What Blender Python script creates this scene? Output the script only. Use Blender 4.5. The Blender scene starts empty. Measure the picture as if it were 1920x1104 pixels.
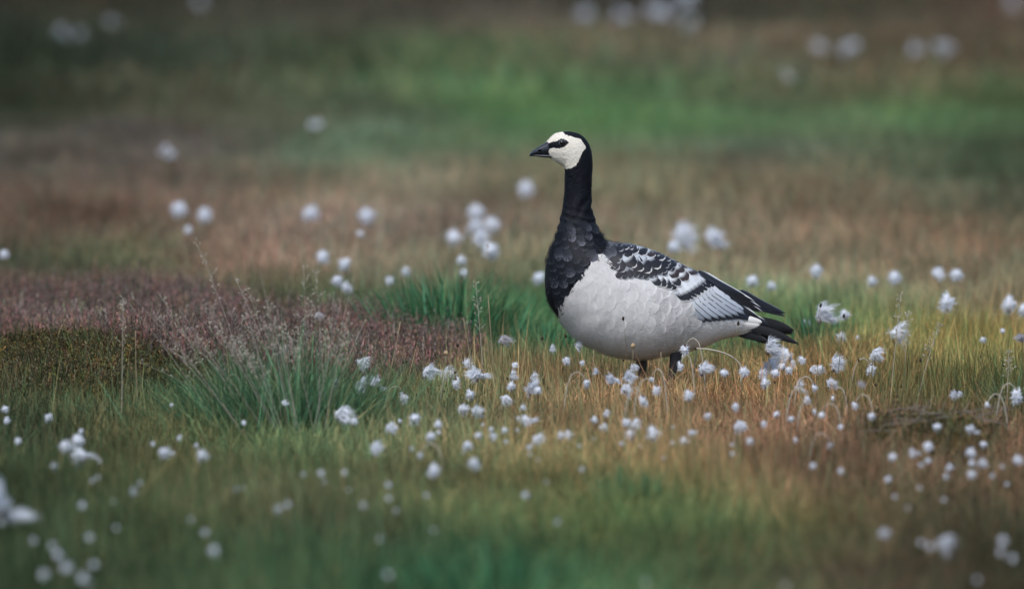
import bpy, bmesh, math, random
import numpy as np
from mathutils import Vector, Matrix, Euler
from mathutils.bvhtree import BVHTree

random.seed(7)
rng = np.random.default_rng(7)
SC = bpy.context.scene
COL = SC.collection
PI = math.pi

# ------------------------------------------------------------------ camera
CAM_H = 1.25            # metres above the bog
DIST = 16.0             # metres to the goose
S = 771.0               # photo pixels per metre at the goose
FPX = S * DIST
PITCH = math.atan(776.0 / FPX)
GROUND_PY = 740.0       # where the goose's feet meet the ground
cam_d = bpy.data.cameras.new('camera')
cam = bpy.data.objects.new('camera', cam_d)
COL.objects.link(cam)
cam.location = (0, 0, CAM_H)
cam.rotation_euler = (PI / 2 - PITCH, 0, 0)
cam_d.lens = 36.0 * FPX / 1920.0
cam_d.sensor_width = 36.0
cam_d.clip_start = 0.5
cam_d.clip_end = 3000
cam_d.dof.use_dof = True
cam_d.dof.focus_distance = DIST - 0.06
cam_d.dof.aperture_fstop = cam_d.lens / 86.0      # 86 mm wide opening
SC.camera = cam

# ------------------------------------------------------------------ sky, sun, exposure
SUN_EL, SUN_AZ = 58.0, 205.0     # azimuth from +Y, clockwise: behind the camera, a little left
w = bpy.data.worlds.new('World'); SC.world = w; w.use_nodes = True
nt = w.node_tree
sky = nt.nodes.new('ShaderNodeTexSky'); sky.sky_type = 'NISHITA'; sky.sun_disc = False
sky.sun_elevation = math.radians(SUN_EL); sky.sun_rotation = math.radians(SUN_AZ)
sky.air_density = 1.0; sky.dust_density = 1.0; sky.ozone_density = 1.0
nt.links.new(sky.outputs[0], nt.nodes['Background'].inputs[0])
nt.nodes['Background'].inputs[1].default_value = 0.145
sun_d = bpy.data.lights.new('sun', 'SUN'); sun_d.energy = 2.8; sun_d.angle = math.radians(14)
sun_d.color = (1.0, 0.975, 0.95)
sun = bpy.data.objects.new('sun', sun_d); COL.objects.link(sun)
a = math.radians(SUN_AZ); e = math.radians(SUN_EL)
sdir = Vector((math.sin(a) * math.cos(e), math.cos(a) * math.cos(e), math.sin(e)))
sun.rotation_euler = sdir.to_track_quat('Z', 'Y').to_euler()
sun.location = sdir * 30
SC.view_settings.view_transform = 'Standard'
SC.view_settings.look = 'None'
SC.view_settings.exposure = 0.0
SC.view_settings.gamma = 1.0
SC.render.engine = 'CYCLES'
SC.cycles.max_bounces = 4
SC.cycles.diffuse_bounces = 2
SC.cycles.transmission_bounces = 2
SC.cycles.transparent_max_bounces = 4
SC.cycles.use_denoising = True
SC.cycles.use_adaptive_sampling = True
SC.cycles.adaptive_threshold = 0.03
SC.cycles.use_light_tree = False

# ------------------------------------------------------------------ helpers
def lin(c):
    c = np.asarray(c, float) / 255.0
    return np.where(c <= 0.04045, c / 12.92, ((c + 0.055) / 1.055) ** 2.4)

CP, SP = math.cos(PITCH), math.sin(PITCH)
def on_ground(px, py, h=0.0):
    """the place on the bog whose point at height h lies on the sight line of a photo pixel"""
    r = (px - 960) / FPX; u = (552 - py) / FPX
    d = np.array([r, CP + u * SP, -SP + u * CP])
    t = (h - CAM_H) / d[2]
    return d[0] * t, d[1] * t
def to_photo(x, y, z=0.0):
    f = y * CP - (z - CAM_H) * SP
    u = y * SP + (z - CAM_H) * CP
    return 960 + FPX * x / f, 552 - FPX * u / f

def vnoise(x, y, seed=0):
    """smooth value noise, vectorised"""
    x = np.asarray(x, float); y = np.asarray(y, float)
    xi = np.floor(x).astype(np.int64); yi = np.floor(y).astype(np.int64)
    fx = x - xi; fy = y - yi
    fx = fx * fx * (3 - 2 * fx); fy = fy * fy * (3 - 2 * fy)
    def h(i, j):
        n = (i * 374761393 + j * 668265263 + seed * 974711) & 0x7fffffff
        n = ((n ^ (n >> 13)) * 1274126177) & 0x7fffffff
        return ((n ^ (n >> 16)) & 0xffff) / 65535.0
    return ((h(xi, yi) * (1 - fx) + h(xi + 1, yi) * fx) * (1 - fy) + (h(xi, yi + 1) * (1 - fx) + h(xi + 1, yi + 1) * fx) * fy)

def bump(x, y, cx, cy, rx, ry):
    return np.exp(-(((x - cx) / rx) ** 2 + ((y - cy) / ry) ** 2))
HUM_L = on_ground(110, 735); HUM_R = on_ground(1735, 835)
def height(x, y):
    x = np.asarray(x, float); y = np.asarray(y, float)
    h = (vnoise(x * 0.9, y * 0.55, 3) - 0.5) * 0.05 + (vnoise(x * 2.6, y * 1.6, 5) - 0.5) * 0.025
    h = h * (1 - 0.85 * bump(x, y, 0.35, 16.0, 0.5, 0.6))
    far = np.clip((y - 24) / 30, 0, 1)
    h = h + far * (vnoise(x * 0.35, y * 0.2, 8) - 0.5) * 0.30
    h = h + 0.085 * bump(x, y, HUM_L[0], HUM_L[1] + 0.25, 0.30, 0.55) + 0.05 * bump(x, y, HUM_R[0], HUM_R[1], 0.17, 0.3)
    return h

# what grows where: plant colour sampled over the bog (rows go away from the viewer)
PX = np.array([60, 300, 540, 780, 1020, 1260, 1500, 1740, 1880], float)
PY = np.array([10, 80, 150, 220, 290, 360, 430, 500, 570, 640, 720, 800, 880, 960, 1050], float)
PAL = np.array([
 [(54,52,40),(62,60,48),(68,66,56),(72,68,60),(72,70,62),(50,54,46),(70,68,52),(68,64,50),(88,70,60)],
 [(50,56,46),(66,68,56),(76,76,66),(82,78,66),(106,90,74),(104,92,76),(96,84,66),(84,76,62),(78,68,54)],
 [(48,58,42),(66,70,56),(76,80,62),(78,98,60),(88,108,68),(92,98,76),(100,94,74),(96,84,64),(84,78,58)],
 [(62,62,48),(76,74,58),(94,94,74),(88,106,78),(84,120,72),(90,126,74),(92,106,76),(86,124,68),(76,94,58)],
 [(78,74,70),(96,86,82),(94,98,82),(100,116,90),(104,112,86),(98,110,84),(100,102,82),(88,100,76),(70,80,58)],
 [(100,88,80),(118,102,92),(120,106,88),(122,112,98),(120,112,90),(118,112,88),(112,100,80),(100,96,80),(86,84,68)],
 [(98,80,70),(112,92,82),(122,106,98),(132,116,106),(132,118,104),(128,118,102),(126,110,92),(124,104,82),(106,98,80)],
 [(78,82,64),(90,96,66),(130,110,100),(126,116,98),(124,118,92),(130,122,100),(134,124,102),(124,114,92),(114,108,88)],
 [(98,72,70),(110,78,78),(96,102,70),(68,108,70),(72,116,74),(80,118,78),(116,126,90),(130,120,92),(128,116,88)],
 [(88,74,50),(100,84,66),(118,90,88),(128,86,86),(92,118,78),(98,124,76),(112,126,72),(140,126,60),(134,120,60)],
 [(76,80,54),(80,90,60),(86,106,68),(116,110,74),(134,114,78),(132,112,76),(142,114,70),(120,114,66),(108,110,62)],
 [(72,82,60),(92,90,56),(80,104,72),(108,108,76),(126,110,78),(128,108,78),(128,102,80),(104,88,68),(108,88,66)],
 [(68,80,54),(92,90,56),(88,102,66),(98,100,66),(110,110,68),(118,106,66),(114,94,72),(92,84,62),(94,80,60)],
 [(66,76,52),(76,84,54),(96,90,66),(88,104,68),(102,108,64),(94,112,66),(100,96,54),(90,80,60),(78,78,54)],
 [(62,74,52),(70,82,56),(70,96,66),(62,100,70),(76,108,70),(88,98,64),(86,88,58),(88,76,60),(70,66,50)],
], float)
PALL = lin(PAL)
PALL = PALL * np.array([.93, 1.0, 1.02])
PALL = PALL.mean(-1, keepdims=True) + 0.70 * (PALL - PALL.mean(-1, keepdims=True))
# smaller stands of one plant: centre and reach as seen from the track, colour
STANDS = [(600,140,75,30,(56,62,42)),(1230,115,65,22,(72,68,56)),(1400,170,95,25,(82,76,70)),(790,222,65,25,(84,82,72)),(230,280,60,24,(86,80,88)),(180,415,75,22,(114,74,54)),
 (60,140,90,45,(36,50,40)),(400,140,85,34,(58,74,64)),(1380,290,95,50,(82,94,82)),(790,150,90,30,(80,118,70)),(1240,200,70,35,(94,134,74)),(1700,232,115,24,(84,124,72)),
 (590,270,60,35,(96,128,100)),(1200,12,85,22,(34,40,36)),(1740,440,85,28,(142,106,76)),(1885,18,50,26,(112,80,62)),(540,500,55,28,(156,112,98)),(270,480,65,20,(98,110,60)),
 (1100,150,40,25,(92,84,66)),(330,205,80,20,(90,88,66)),(1500,330,60,25,(118,104,86)),(1000,385,70,18,(112,94,78)),(560,395,60,20,(116,100,66)),(1840,280,70,40,(66,76,56)),(300,345,90,14,(104,86,74))]
def plant_colour(x, y):
    """linear colour of the vegetation at bog positions x, y (arrays)"""
    x = np.asarray(x, float); y = np.asarray(y, float)
    px, py = to_photo(x, y, 0.04)
    px = px + (vnoise(x * 1.3, y * 0.7, 11) - 0.5) * 230 + (vnoise(x * 5, y * 3, 12) - 0.5) * 110
    py = py + (vnoise(x * 1.1, y * 0.6, 13) - 0.5) * 64 + (vnoise(x * 3.1, y * 1.6, 14) - 0.5) * 36
    fx = np.interp(px, PX, np.arange(len(PX))); fy = np.interp(py, PY, np.arange(len(PY)))
    ix = np.clip(np.floor(fx).astype(int), 0, len(PX) - 2); iy = np.clip(np.floor(fy).astype(int), 0, len(PY) - 2)
    tx = (fx - ix)[:, None]; ty = (fy - iy)[:, None]
    c = (PALL[iy, ix] * (1 - tx) + PALL[iy, ix + 1] * tx) * (1 - ty) + (PALL[iy + 1, ix] * (1 - tx) + PALL[iy + 1, ix + 1] * tx) * ty
    for sx_, sy_, rx_, ry_, cc in STANDS:
        k_ = np.exp(-(((px - sx_) / rx_) ** 2 + ((py - sy_) / ry_) ** 2))[:, None] * .8
        cl = lin(cc) * np.array([.95, 1.0, 1.04]); cl = cl.mean() + .5 * (cl - cl.mean())
        c = c * (1 - k_) + cl * k_
    return c

def obj(name, me, mat=None, parent=None, link=True):
    o = bpy.data.objects.new(name, me)
    if link: COL.objects.link(o)
    if mat is not None and me is not None and not me.materials: me.materials.append(mat)
    if parent is not None: o.parent = parent
    return o
def empty(name, loc, label, cat, group=None):
    o = bpy.data.objects.new(name, None); COL.objects.link(o)
    o.location = loc; o.empty_display_size = 0.05
    o['label'] = label; o['category'] = cat
    if group: o['group'] = group
    return o
def mesh(name, v, f, smooth=True):
    me = bpy.data.meshes.new(name)
    me.from_pydata([tuple(map(float, q)) for q in v], [], f)
    if smooth: me.polygons.foreach_set('use_smooth', [True] * len(me.polygons))
    me.update()
    return me
def mesh_np(name, v, f, smooth=True):
    """v (n,3) f (m,3) triangles or (m,4) quads"""
    me = bpy.data.meshes.new(name)
    v = np.asarray(v, np.float32); f = np.asarray(f, np.int32); k = f.shape[1]
    me.vertices.add(len(v)); me.vertices.foreach_set('co', v.ravel())
    me.loops.add(f.size); me.loops.foreach_set('vertex_index', f.ravel())
    me.polygons.add(len(f)); me.polygons.foreach_set('loop_start', np.arange(0, f.size, k, dtype=np.int32))
    me.update(calc_edges=True)
    me.polygons.foreach_set('use_smooth', np.full(len(f), smooth))
    me.validate()
    return me
def set_col(me, name, rgba):
    at = me.attributes.new(name, 'FLOAT_COLOR', 'POINT')
    at.data.foreach_set('color', np.asarray(rgba, np.float32).ravel())

class Blades:
    """collects thin curved ribbons, each with (random, along, random) in a colour attribute"""
    def __init__(s): s.v = []; s.f = []; s.c = []
    def ribbon(s, pts, widths, side, r1=None, r2=None):
        r1 = random.random() if r1 is None else r1
        r2 = random.random() if r2 is None else r2
        n = len(pts); b = len(s.v)
        for i, (p, wd) in enumerate(zip(pts, widths)):
            g = i / (n - 1)
            if i == n - 1:
                s.v.append(p); s.c.append((r1, g, r2, 1))
            else:
                s.v.append(p - side * wd * .5); s.v.append(p + side * wd * .5)
                s.c += [(r1, g, r2, 1)] * 2
        for i in range(n - 2):
            q = b + 2 * i
            s.f.append((q, q + 1, q + 3)); s.f.append((q, q + 3, q + 2))
        q = b + 2 * (n - 2)
        s.f.append((q, q + 1, q + 2))
    def blade(s, x, y, L, wd, az, lean, curl, nseg=3, r1=None, r2=None, z=0.0):
        d = Vector((math.cos(az), math.sin(az), 0)); up = Vector((0, 0, 1))
        p = Vector((x, y, z - 0.01)); pts = [p.copy()]; ang = lean
        for i in range(nseg):
            ang2 = ang + curl * (i + 1) / nseg
            p = p + (d * math.sin(ang2) + up * math.cos(ang2)) * (L / nseg); pts.append(p.copy())
        sa = az + PI / 2 + random.uniform(-.9, .9)
        side = Vector((math.cos(sa), math.sin(sa), 0))
        ws = [wd * (1 - 0.75 * (i / nseg) ** 1.6) for i in range(nseg + 1)]
        s.ribbon(pts, ws, side, r1, r2)
    def mesh(s, name):
        me = mesh_np(name, np.array([tuple(q) for q in s.v]), np.array(s.f), True)
        set_col(me, 'bc', np.array(s.c))
        return me

# ------------------------------------------------------------------ materials
def new_mat(name):
    m = bpy.data.materials.new(name); m.use_nodes = True
    n = m.node_tree.nodes; l = m.node_tree.links; n.clear()
    out = n.new('ShaderNodeOutputMaterial')
    return m, n, l, out
def math_node(n, l, op, a, b):
    k = n.new('ShaderNodeMath'); k.operation = op
    for i, q in enumerate((a, b)):
        if hasattr(q, 'links'): l.new(q, k.inputs[i])
        else: k.inputs[i].default_value = q
    return k.outputs[0]
def mix_col(n, l, mode, fac, a, b):
    k = n.new('ShaderNodeMix'); k.data_type = 'RGBA'; k.blend_type = mode
    for i, q in ((0, fac), (6, a), (7, b)):
        if hasattr(q, 'links'): l.new(q, k.inputs[i])
        else: k.inputs[i].default_value = q if i == 0 else (*q, 1)
    return k.outputs[2]
def leafy(n, l, out, colour, trans=0.35, rough=0.55, spec=0.25):
    p = n.new('ShaderNodeBsdfDiffuse')
    t = n.new('ShaderNodeBsdfTranslucent'); mx = n.new('ShaderNodeMixShader'); mx.inputs[0].default_value = trans
    l.new(colour, p.inputs['Color']); l.new(colour, t.inputs['Color'])
    l.new(p.outputs[0], mx.inputs[1]); l.new(t.outputs[0], mx.inputs[2]); l.new(mx.outputs[0], out.inputs[0])

def grass_mat(name, instanced=True, tint=(.1, .12, .05), gain=1.0, dryness=0.4, trans=0.35):
    m, n, l, out = new_mat(name)
    bc = n.new('ShaderNodeAttribute'); bc.attribute_name = 'bc'
    sp = n.new('ShaderNodeSeparateColor'); l.new(bc.outputs['Color'], sp.inputs[0])
    if instanced:
        at = n.new('ShaderNodeAttribute'); at.attribute_type = 'INSTANCER'; at.attribute_name = 'tint'
        tc, dry = at.outputs['Color'], at.outputs['Alpha']
    else:
        rgb = n.new('ShaderNodeRGB'); rgb.outputs[0].default_value = (*tint, 1)
        vv = n.new('ShaderNodeValue'); vv.outputs[0].default_value = dryness
        tc, dry = rgb.outputs[0], vv.outputs[0]
    green = mix_col(n, l, 'MULTIPLY', 1.0, tc, (.86 * gain, 1.02 * gain, .80 * gain))
    brown = mix_col(n, l, 'MULTIPLY', 1.0, tc, (1.55 * gain, 1.22 * gain, .90 * gain))
    # a blade is dry when its own random number is under the local dryness; tips go dry first
    thr = math_node(n, l, 'ADD', dry, math_node(n, l, 'MULTIPLY', math_node(n, l, 'POWER', sp.outputs[1], 3.0), 0.22))
    k = math_node(n, l, 'SUBTRACT', thr, sp.outputs[2])
    mr = n.new('ShaderNodeMapRange'); mr.inputs[1].default_value = -0.06; mr.inputs[2].default_value = 0.06
    l.new(k, mr.inputs[0])
    c = mix_col(n, l, 'MIX', mr.outputs[0], green, brown)
    val = math_node(n, l, 'ADD', math_node(n, l, 'MULTIPLY', math_node(n, l, 'POWER', sp.outputs[0], 1.6), 1.55), 0.35)
    hsv = n.new('ShaderNodeHueSaturation'); l.new(c, hsv.inputs['Color']); l.new(val, hsv.inputs['Value'])
    hu = math_node(n, l, 'ADD', math_node(n, l, 'MULTIPLY', sp.outputs[2], 0.05), 0.475)
    l.new(hu, hsv.inputs['Hue'])
    leafy(n, l, out, hsv.outputs[0], trans)
    return m
GAIN = 1.62
M_GRASS = grass_mat('sedge_blades', True, gain=GAIN)
M_HEATH = grass_mat('heather_leaves', True, gain=GAIN, trans=0.2)
M_TUS = grass_mat('tussock_blades', False, tint=(.120, .205, .135), gain=1.25, dryness=0.20)
M_TUSB = grass_mat('far_tussock_blades', False, tint=(.085, .195, .115), gain=1.25, dryness=0.06)
M_MOSS = grass_mat('moss_leaves', False, tint=(.075, .078, .030), gain=1.0, dryness=0.3, trans=.15)

def simple_mat(name, col, rough=0.6, trans=0.0, spec=0.3, nscale=60, namt=0.35, bump_d=0.0):
    m, n, l, out = new_mat(name)
    tc = n.new('ShaderNodeTexCoord'); nz = n.new('ShaderNodeTexNoise'); nz.inputs['Scale'].default_value = nscale
    nz.inputs['Detail'].default_value = 4
    l.new(tc.outputs['Object'], nz.inputs['Vector'])
    v = math_node(n, l, 'ADD', math_node(n, l, 'MULTIPLY', nz.outputs[0], 2 * namt), 1 - namt)
    hsv = n.new('ShaderNodeHueSaturation'); hsv.inputs['Color'].default_value = (*col, 1); l.new(v, hsv.inputs['Value'])
    if trans > 0:
        leafy(n, l, out, hsv.outputs[0], trans, rough, spec)
    else:
        p = n.new('ShaderNodeBsdfPrincipled'); p.inputs['Roughness'].default_value = rough
        p.inputs['Specular IOR Level'].default_value = spec
        l.new(hsv.outputs[0], p.inputs['Base Color']); l.new(p.outputs[0], out.inputs[0])
        if bump_d:
            b = n.new('ShaderNodeBump'); b.inputs['Distance'].default_value = bump_d; b.inputs['Strength'].default_value = .6
            l.new(nz.outputs[0], b.inputs['Height']); l.new(b.outputs[0], p.inputs['Normal'])
    return m
M_COTTON = simple_mat('cotton_fluff', (.93, .95, 1.0), .8, .28, .1, 300, .02)
M_CALYX = simple_mat('brown_scales', (.11, .075, .05), .8, 0, .1, 200, .3)
M_OLDCOT = simple_mat('old_cotton_fluff', (.66, .63, .65), .8, .45, .1, 300, .10)
M_STEM = simple_mat('cotton_grass_stem', (.20, .17, .09), .6, .15, .2, 40, .3)
M_STRAW = simple_mat('straw_stem', (.40, .31, .19), .6, .2, .25, 50, .3)
M_STRAWP = simple_mat('pale_straw', (.60, .54, .44), .6, .2, .25, 50, .25)
M_SPIKE = simple_mat('spikelets', (.56, .47, .42), .6, .35, .2, 90, .3)
M_DARKSEED = simple_mat('dark_sedge_head', (.045, .03, .022), .7, 0, .2, 200, .4)
M_TANSEED = simple_mat('tan_seed_head', (.40, .29, .17), .7, 0, .2, 300, .4)
M_TWIG = simple_mat('grey_twig', (.27, .23, .20), .8, 0, .2, 80, .35)

m, n, l, out = new_mat('peat_ground'); M_GROUND = m
vc = n.new('ShaderNodeAttribute'); vc.attribute_name = 'veg'
tc = n.new('ShaderNodeTexCoord')
nz = n.new('ShaderNodeTexNoise'); nz.inputs['Scale'].default_value = 9; nz.inputs['Detail'].default_value = 9; nz.inputs['Roughness'].default_value = .7
l.new(tc.outputs['Object'], nz.inputs['Vector'])
v = math_node(n, l, 'ADD', math_node(n, l, 'MULTIPLY', nz.outputs[0], 1.3), 0.35)
hsv = n.new('ShaderNodeHueSaturation'); l.new(vc.outputs['Color'], hsv.inputs['Color']); l.new(v, hsv.inputs['Value'])
p = n.new('ShaderNodeBsdfPrincipled'); p.inputs['Roughness'].default_value = .95; p.inputs['Specular IOR Level'].default_value = .1
l.new(hsv.outputs[0], p.inputs['Base Color'])
b = n.new('ShaderNodeBump'); b.inputs['Distance'].default_value = .03; b.inputs['Strength'].default_value = .8
l.new(nz.outputs[0], b.inputs['Height']); l.new(b.outputs[0], p.inputs['Normal'])
l.new(p.outputs[0], out.inputs[0])

# ------------------------------------------------------------------ ground sheet
ys = np.concatenate([np.arange(-20, 9, 1.0), np.arange(9, 24, 0.07), np.arange(24, 100, 0.5), np.geomspace(100, 1500, 30)])
us = np.linspace(-1, 1, 181); us = np.sign(us) * np.abs(us) ** 1.8
gx = us[None, :] * (6 + np.abs(ys)[:, None] * 0.9); gy = np.repeat(ys[:, None], len(us), 1)
gz = height(gx, gy)
nr, nc = gx.shape
idx = np.arange(nr * nc).reshape(nr, nc)
gf = np.stack([idx[:-1, :-1], idx[:-1, 1:], idx[1:, 1:], idx[1:, :-1]], -1).reshape(-1, 4)
me = mesh_np('ground', np.stack([gx, gy, gz], -1).reshape(-1, 3), gf)
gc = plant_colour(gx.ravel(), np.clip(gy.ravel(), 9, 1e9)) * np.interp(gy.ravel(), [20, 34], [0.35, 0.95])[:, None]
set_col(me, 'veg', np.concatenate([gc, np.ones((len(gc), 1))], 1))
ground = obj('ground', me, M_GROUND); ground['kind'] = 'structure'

# ------------------------------------------------------------------ scattered ground cover
def scatter(name, label, cat, pos, rot, scl, tint, vid, variants, mat):
    me = bpy.data.meshes.new(name)
    me.vertices.add(len(pos)); me.vertices.foreach_set('co', np.asarray(pos, np.float32).ravel())
    for nm, ty, data, key in (('rot', 'FLOAT_VECTOR', rot, 'vector'), ('scl', 'FLOAT_VECTOR', scl, 'vector'), ('tint', 'FLOAT_COLOR', tint, 'color')):
        at = me.attributes.new(nm, ty, 'POINT'); at.data.foreach_set(key, np.asarray(data, np.float32).ravel())
    at = me.attributes.new('vid', 'INT', 'POINT'); at.data.foreach_set('value', np.asarray(vid, np.int32))
    coll = bpy.data.collections.new(name + '_tufts')
    for i, vm in enumerate(variants):
        vm.materials.append(mat)
        o = bpy.data.objects.new('%s_tuft_%02d' % (name, i), vm); coll.objects.link(o)
    o = obj(name, me)
    o['kind'] = 'stuff'; o['label'] = label; o['category'] = cat
    g = bpy.data.node_groups.new(name + '_scatter', 'GeometryNodeTree')
    g.interface.new_socket('Geometry', in_out='INPUT', socket_type='NodeSocketGeometry')
    g.interface.new_socket('Geometry', in_out='OUTPUT', socket_type='NodeSocketGeometry')
    N = g.nodes; gi = N.new('NodeGroupInput'); go = N.new('NodeGroupOutput')
    ip = N.new('GeometryNodeInstanceOnPoints'); ci = N.new('GeometryNodeGeometryToInstance')
    for vo in coll.objects:
        oi = N.new('GeometryNodeObjectInfo'); oi.inputs['Object'].default_value = vo
        g.links.new(oi.outputs['Geometry'], ci.inputs[0])
    def attr(nm, ty):
        q = N.new('GeometryNodeInputNamedAttribute'); q.data_type = ty; q.inputs[0].default_value = nm; return q.outputs[0]
    e2r = N.new('FunctionNodeEulerToRotation'); g.links.new(attr('rot', 'FLOAT_VECTOR'), e2r.inputs[0])
    ip.inputs['Pick Instance'].default_value = True
    g.links.new(gi.outputs[0], ip.inputs['Points']); g.links.new(ci.outputs[0], ip.inputs['Instance'])
    g.links.new(attr('vid', 'INT'), ip.inputs['Instance Index'])
    g.links.new(e2r.outputs[0], ip.inputs['Rotation']); g.links.new(attr('scl', 'FLOAT_VECTOR'), ip.inputs['Scale'])
    g.links.new(ip.outputs[0], go.inputs[0])
    o.modifiers.new('scatter', 'NODES').node_group = g
    return o

def tuft(nbl, rad, l0, l1, w0, w1, lean, curl, nseg=3):
    b = Blades()
    for i in range(nbl):
        r = rad * math.sqrt(random.random()); t = random.uniform(0, 2 * PI)
        if random.random() < .13:                  # dead blade lying over
            b.blade(r * math.cos(t), r * math.sin(t), random.uniform(l0, l1) * 1.2, w0 * 1.2, random.uniform(0, 2 * PI), random.uniform(.8, 1.35), .2, nseg, random.uniform(.75, 1), 0.0, z=random.uniform(0, .03)); continue
        b.blade(r * math.cos(t), r * math.sin(t), random.uniform(l0, l1) * (1.5 if random.random() < .05 else 1), random.uniform(w0, w1),
                random.uniform(0, 2 * PI), random.gauss(0, lean), random.uniform(-.2, curl), nseg)
    return b

def sprig(nst, rad, h0, h1, leaf, nleaf, up0=.2, up1=1.1):
    """low shrubby sprigs: thin upright shoots set all round with tiny leaves"""
    b = Blades()
    for i in range(nst):
        r = rad * math.sqrt(random.random()); t = random.uniform(0, 2 * PI)
        x, y = r * math.cos(t), r * math.sin(t); L = random.uniform(h0, h1); az = random.uniform(0, 2 * PI); ln = random.gauss(0, .35)
        d = Vector((math.cos(az) * math.sin(ln), math.sin(az) * math.sin(ln), math.cos(ln)))
        p0 = Vector((x, y, -.005)); r1 = random.random(); r2 = random.random()
        b.ribbon([p0, p0 + d * L * .5, p0 + d * L], [.0018, .0014, .001], Vector((1, 0, 0)), r1 * .5, r2)
        for k in range(nleaf):
            q = p0 + d * L * random.uniform(.25, 1.02); aa = random.uniform(0, 2 * PI); up = random.uniform(up0, up1)
            dd = Vector((math.cos(aa) * math.cos(up), math.sin(aa) * math.cos(up), math.sin(up)))
            sd = dd.cross(Vector((0, 0, 1))).normalized()
            ll = leaf * random.uniform(.7, 1.3)
            b.ribbon([q, q + dd * ll * .5, q + dd * ll], [ll * .3, ll * .32, 0], sd, min(1, r1 * .6 + random.random() * .5), r2)
    return b

def sample(n, y0, y1, xfun, power=1.0):
    y = y0 + (y1 - y0) * rng.random(n) ** power
    x = (rng.random(n) * 2 - 1) * xfun(y)
    return x, y
halfw = lambda y: y * 0.0778 + 0.9

heath_poly_c = [on_ground(q[0], q[1], .05) for q in ((60, 590), (300, 600), (540, 635), (740, 640))]
def heath_mask(x, y):
    px, py = to_photo(x, y, 0.05)
    jx = (vnoise(np.asarray(x) * 4, np.asarray(y) * 2, 21) - .5) * 60; jy = (vnoise(np.asarray(x) * 3, np.asarray(y) * 1.5, 22) - .5) * 50
    px = px + jx; py = py + jy
    lo = np.interp(px, [0, 250, 450, 700, 860], [655, 680, 700, 690, 670])
    hi = np.interp(px, [0, 250, 450, 700, 860], [545, 550, 565, 590, 640])
    return (py < lo) & (py > hi) & (px < 860)
def moss_mask(x, y):
    x = np.asarray(x); y = np.asarray(y)
    a = ((x - HUM_L[0]) / .36) ** 2 + ((y - HUM_L[1] - .3) / .75) ** 2 < 1 + (vnoise(x * 6, y * 3, 31) - .5)
    b = ((x - HUM_R[0]) / .17) ** 2 + ((y - HUM_R[1] + .05) / .33) ** 2 < 1 + (vnoise(x * 8, y * 4, 32) - .5)
    return a | b

def grass_layer(name, label, n, y0, y1, variants, s0, s1, zs, power=1.0, dry=(0.2, 0.75), keep=None, xf=halfw, bright=1.0):
    x, y = sample(n, y0, y1, xf, power)
    k = np.ones(len(x), bool)
    if keep is not None: k = keep(x, y)
    x = x[k]; y = y[k]; n = len(x)
    c = plant_colour(x, y)
    far_ = np.clip((y - 30) / 30, 0, 1)[:, None]; c = c.mean(1, keepdims=True) * .2 * far_ + c * (1 - .2 * far_)
    c = c * (0.72 + 0.56 * rng.random((n, 1))) * (0.55 + 0.9 * vnoise(x * 6, y * 3.2, 41))[:, None] * bright
    # reddish colours mean more dry blades
    warm = np.clip((c[:, 0] / np.maximum(c[:, 1], 1e-4) - 0.75) / 0.75, 0, 1)
    d = dry[0] + (dry[1] - dry[0]) * warm + rng.normal(0, .08, n)
    tint = np.concatenate([c, np.clip(d, 0, 1)[:, None]], 1)
    rot = np.stack([rng.normal(0, .1, n), rng.normal(0, .1, n), rng.random(n) * 2 * PI], 1)
    s = s0 + (s1 - s0) * rng.random(n)
    hv = 0.45 + 0.55 * vnoise(x * 1.7, y * 1.1, 44) + 0.65 * vnoise(x * 6.5, y * 4.0, 45) ** 1.5
    scl = np.stack([s, s, s * zs * hv], 1)
    pos = np.stack([x, y, height(x, y)], 1)
    return scatter(name, label, 'grass', pos, rot, scl, tint, rng.integers(0, len(variants), n), variants, M_GRASS)

fine = [tuft(80, .10, .035, .105, .0010, .0023, .52, 1.1).mesh('sedge_%d' % i) for i in range(7)]
notheath = lambda x, y: (~heath_mask(x, y) | (rng.random(len(x)) < .5)) & (~moss_mask(x, y) | (rng.random(len(x)) < .16))
grass_layer('short_sedge', 'short sedge and grass with tan and green blades covering the bog', 5600, 12.6, 20.5, fine, .8, 1.25, .95, keep=notheath, bright=1.17)
fine2 = [tuft(85, .13, .04, .12, .0011, .0025, .5, 1.0).mesh('meadow_%d' % i) for i in range(5)]
grass_layer('near_grass', 'soft green and brown grass in the foreground', 1900, 8.5, 12.6, fine2, .8, 1.3, 1.0, bright=1.12)
grass_layer('meadow_grass', 'blurred brown and green grass of the open bog behind the goose', 5200, 20.5, 36, fine2, 1.2, 1.9, .68, 1.15, bright=1.12)
big = [tuft(90, .30, .06, .16, .003, .006, .4, .8).mesh('far_grass_%d' % i) for i in range(4)]
grass_layer('far_grass', 'far blurred grassland of green and brown patches', 4800, 36, 110, big, 1.4, 2.6, .55, 1.3, bright=1.16, xf=lambda y: y * .085 + 1.5)

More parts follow.
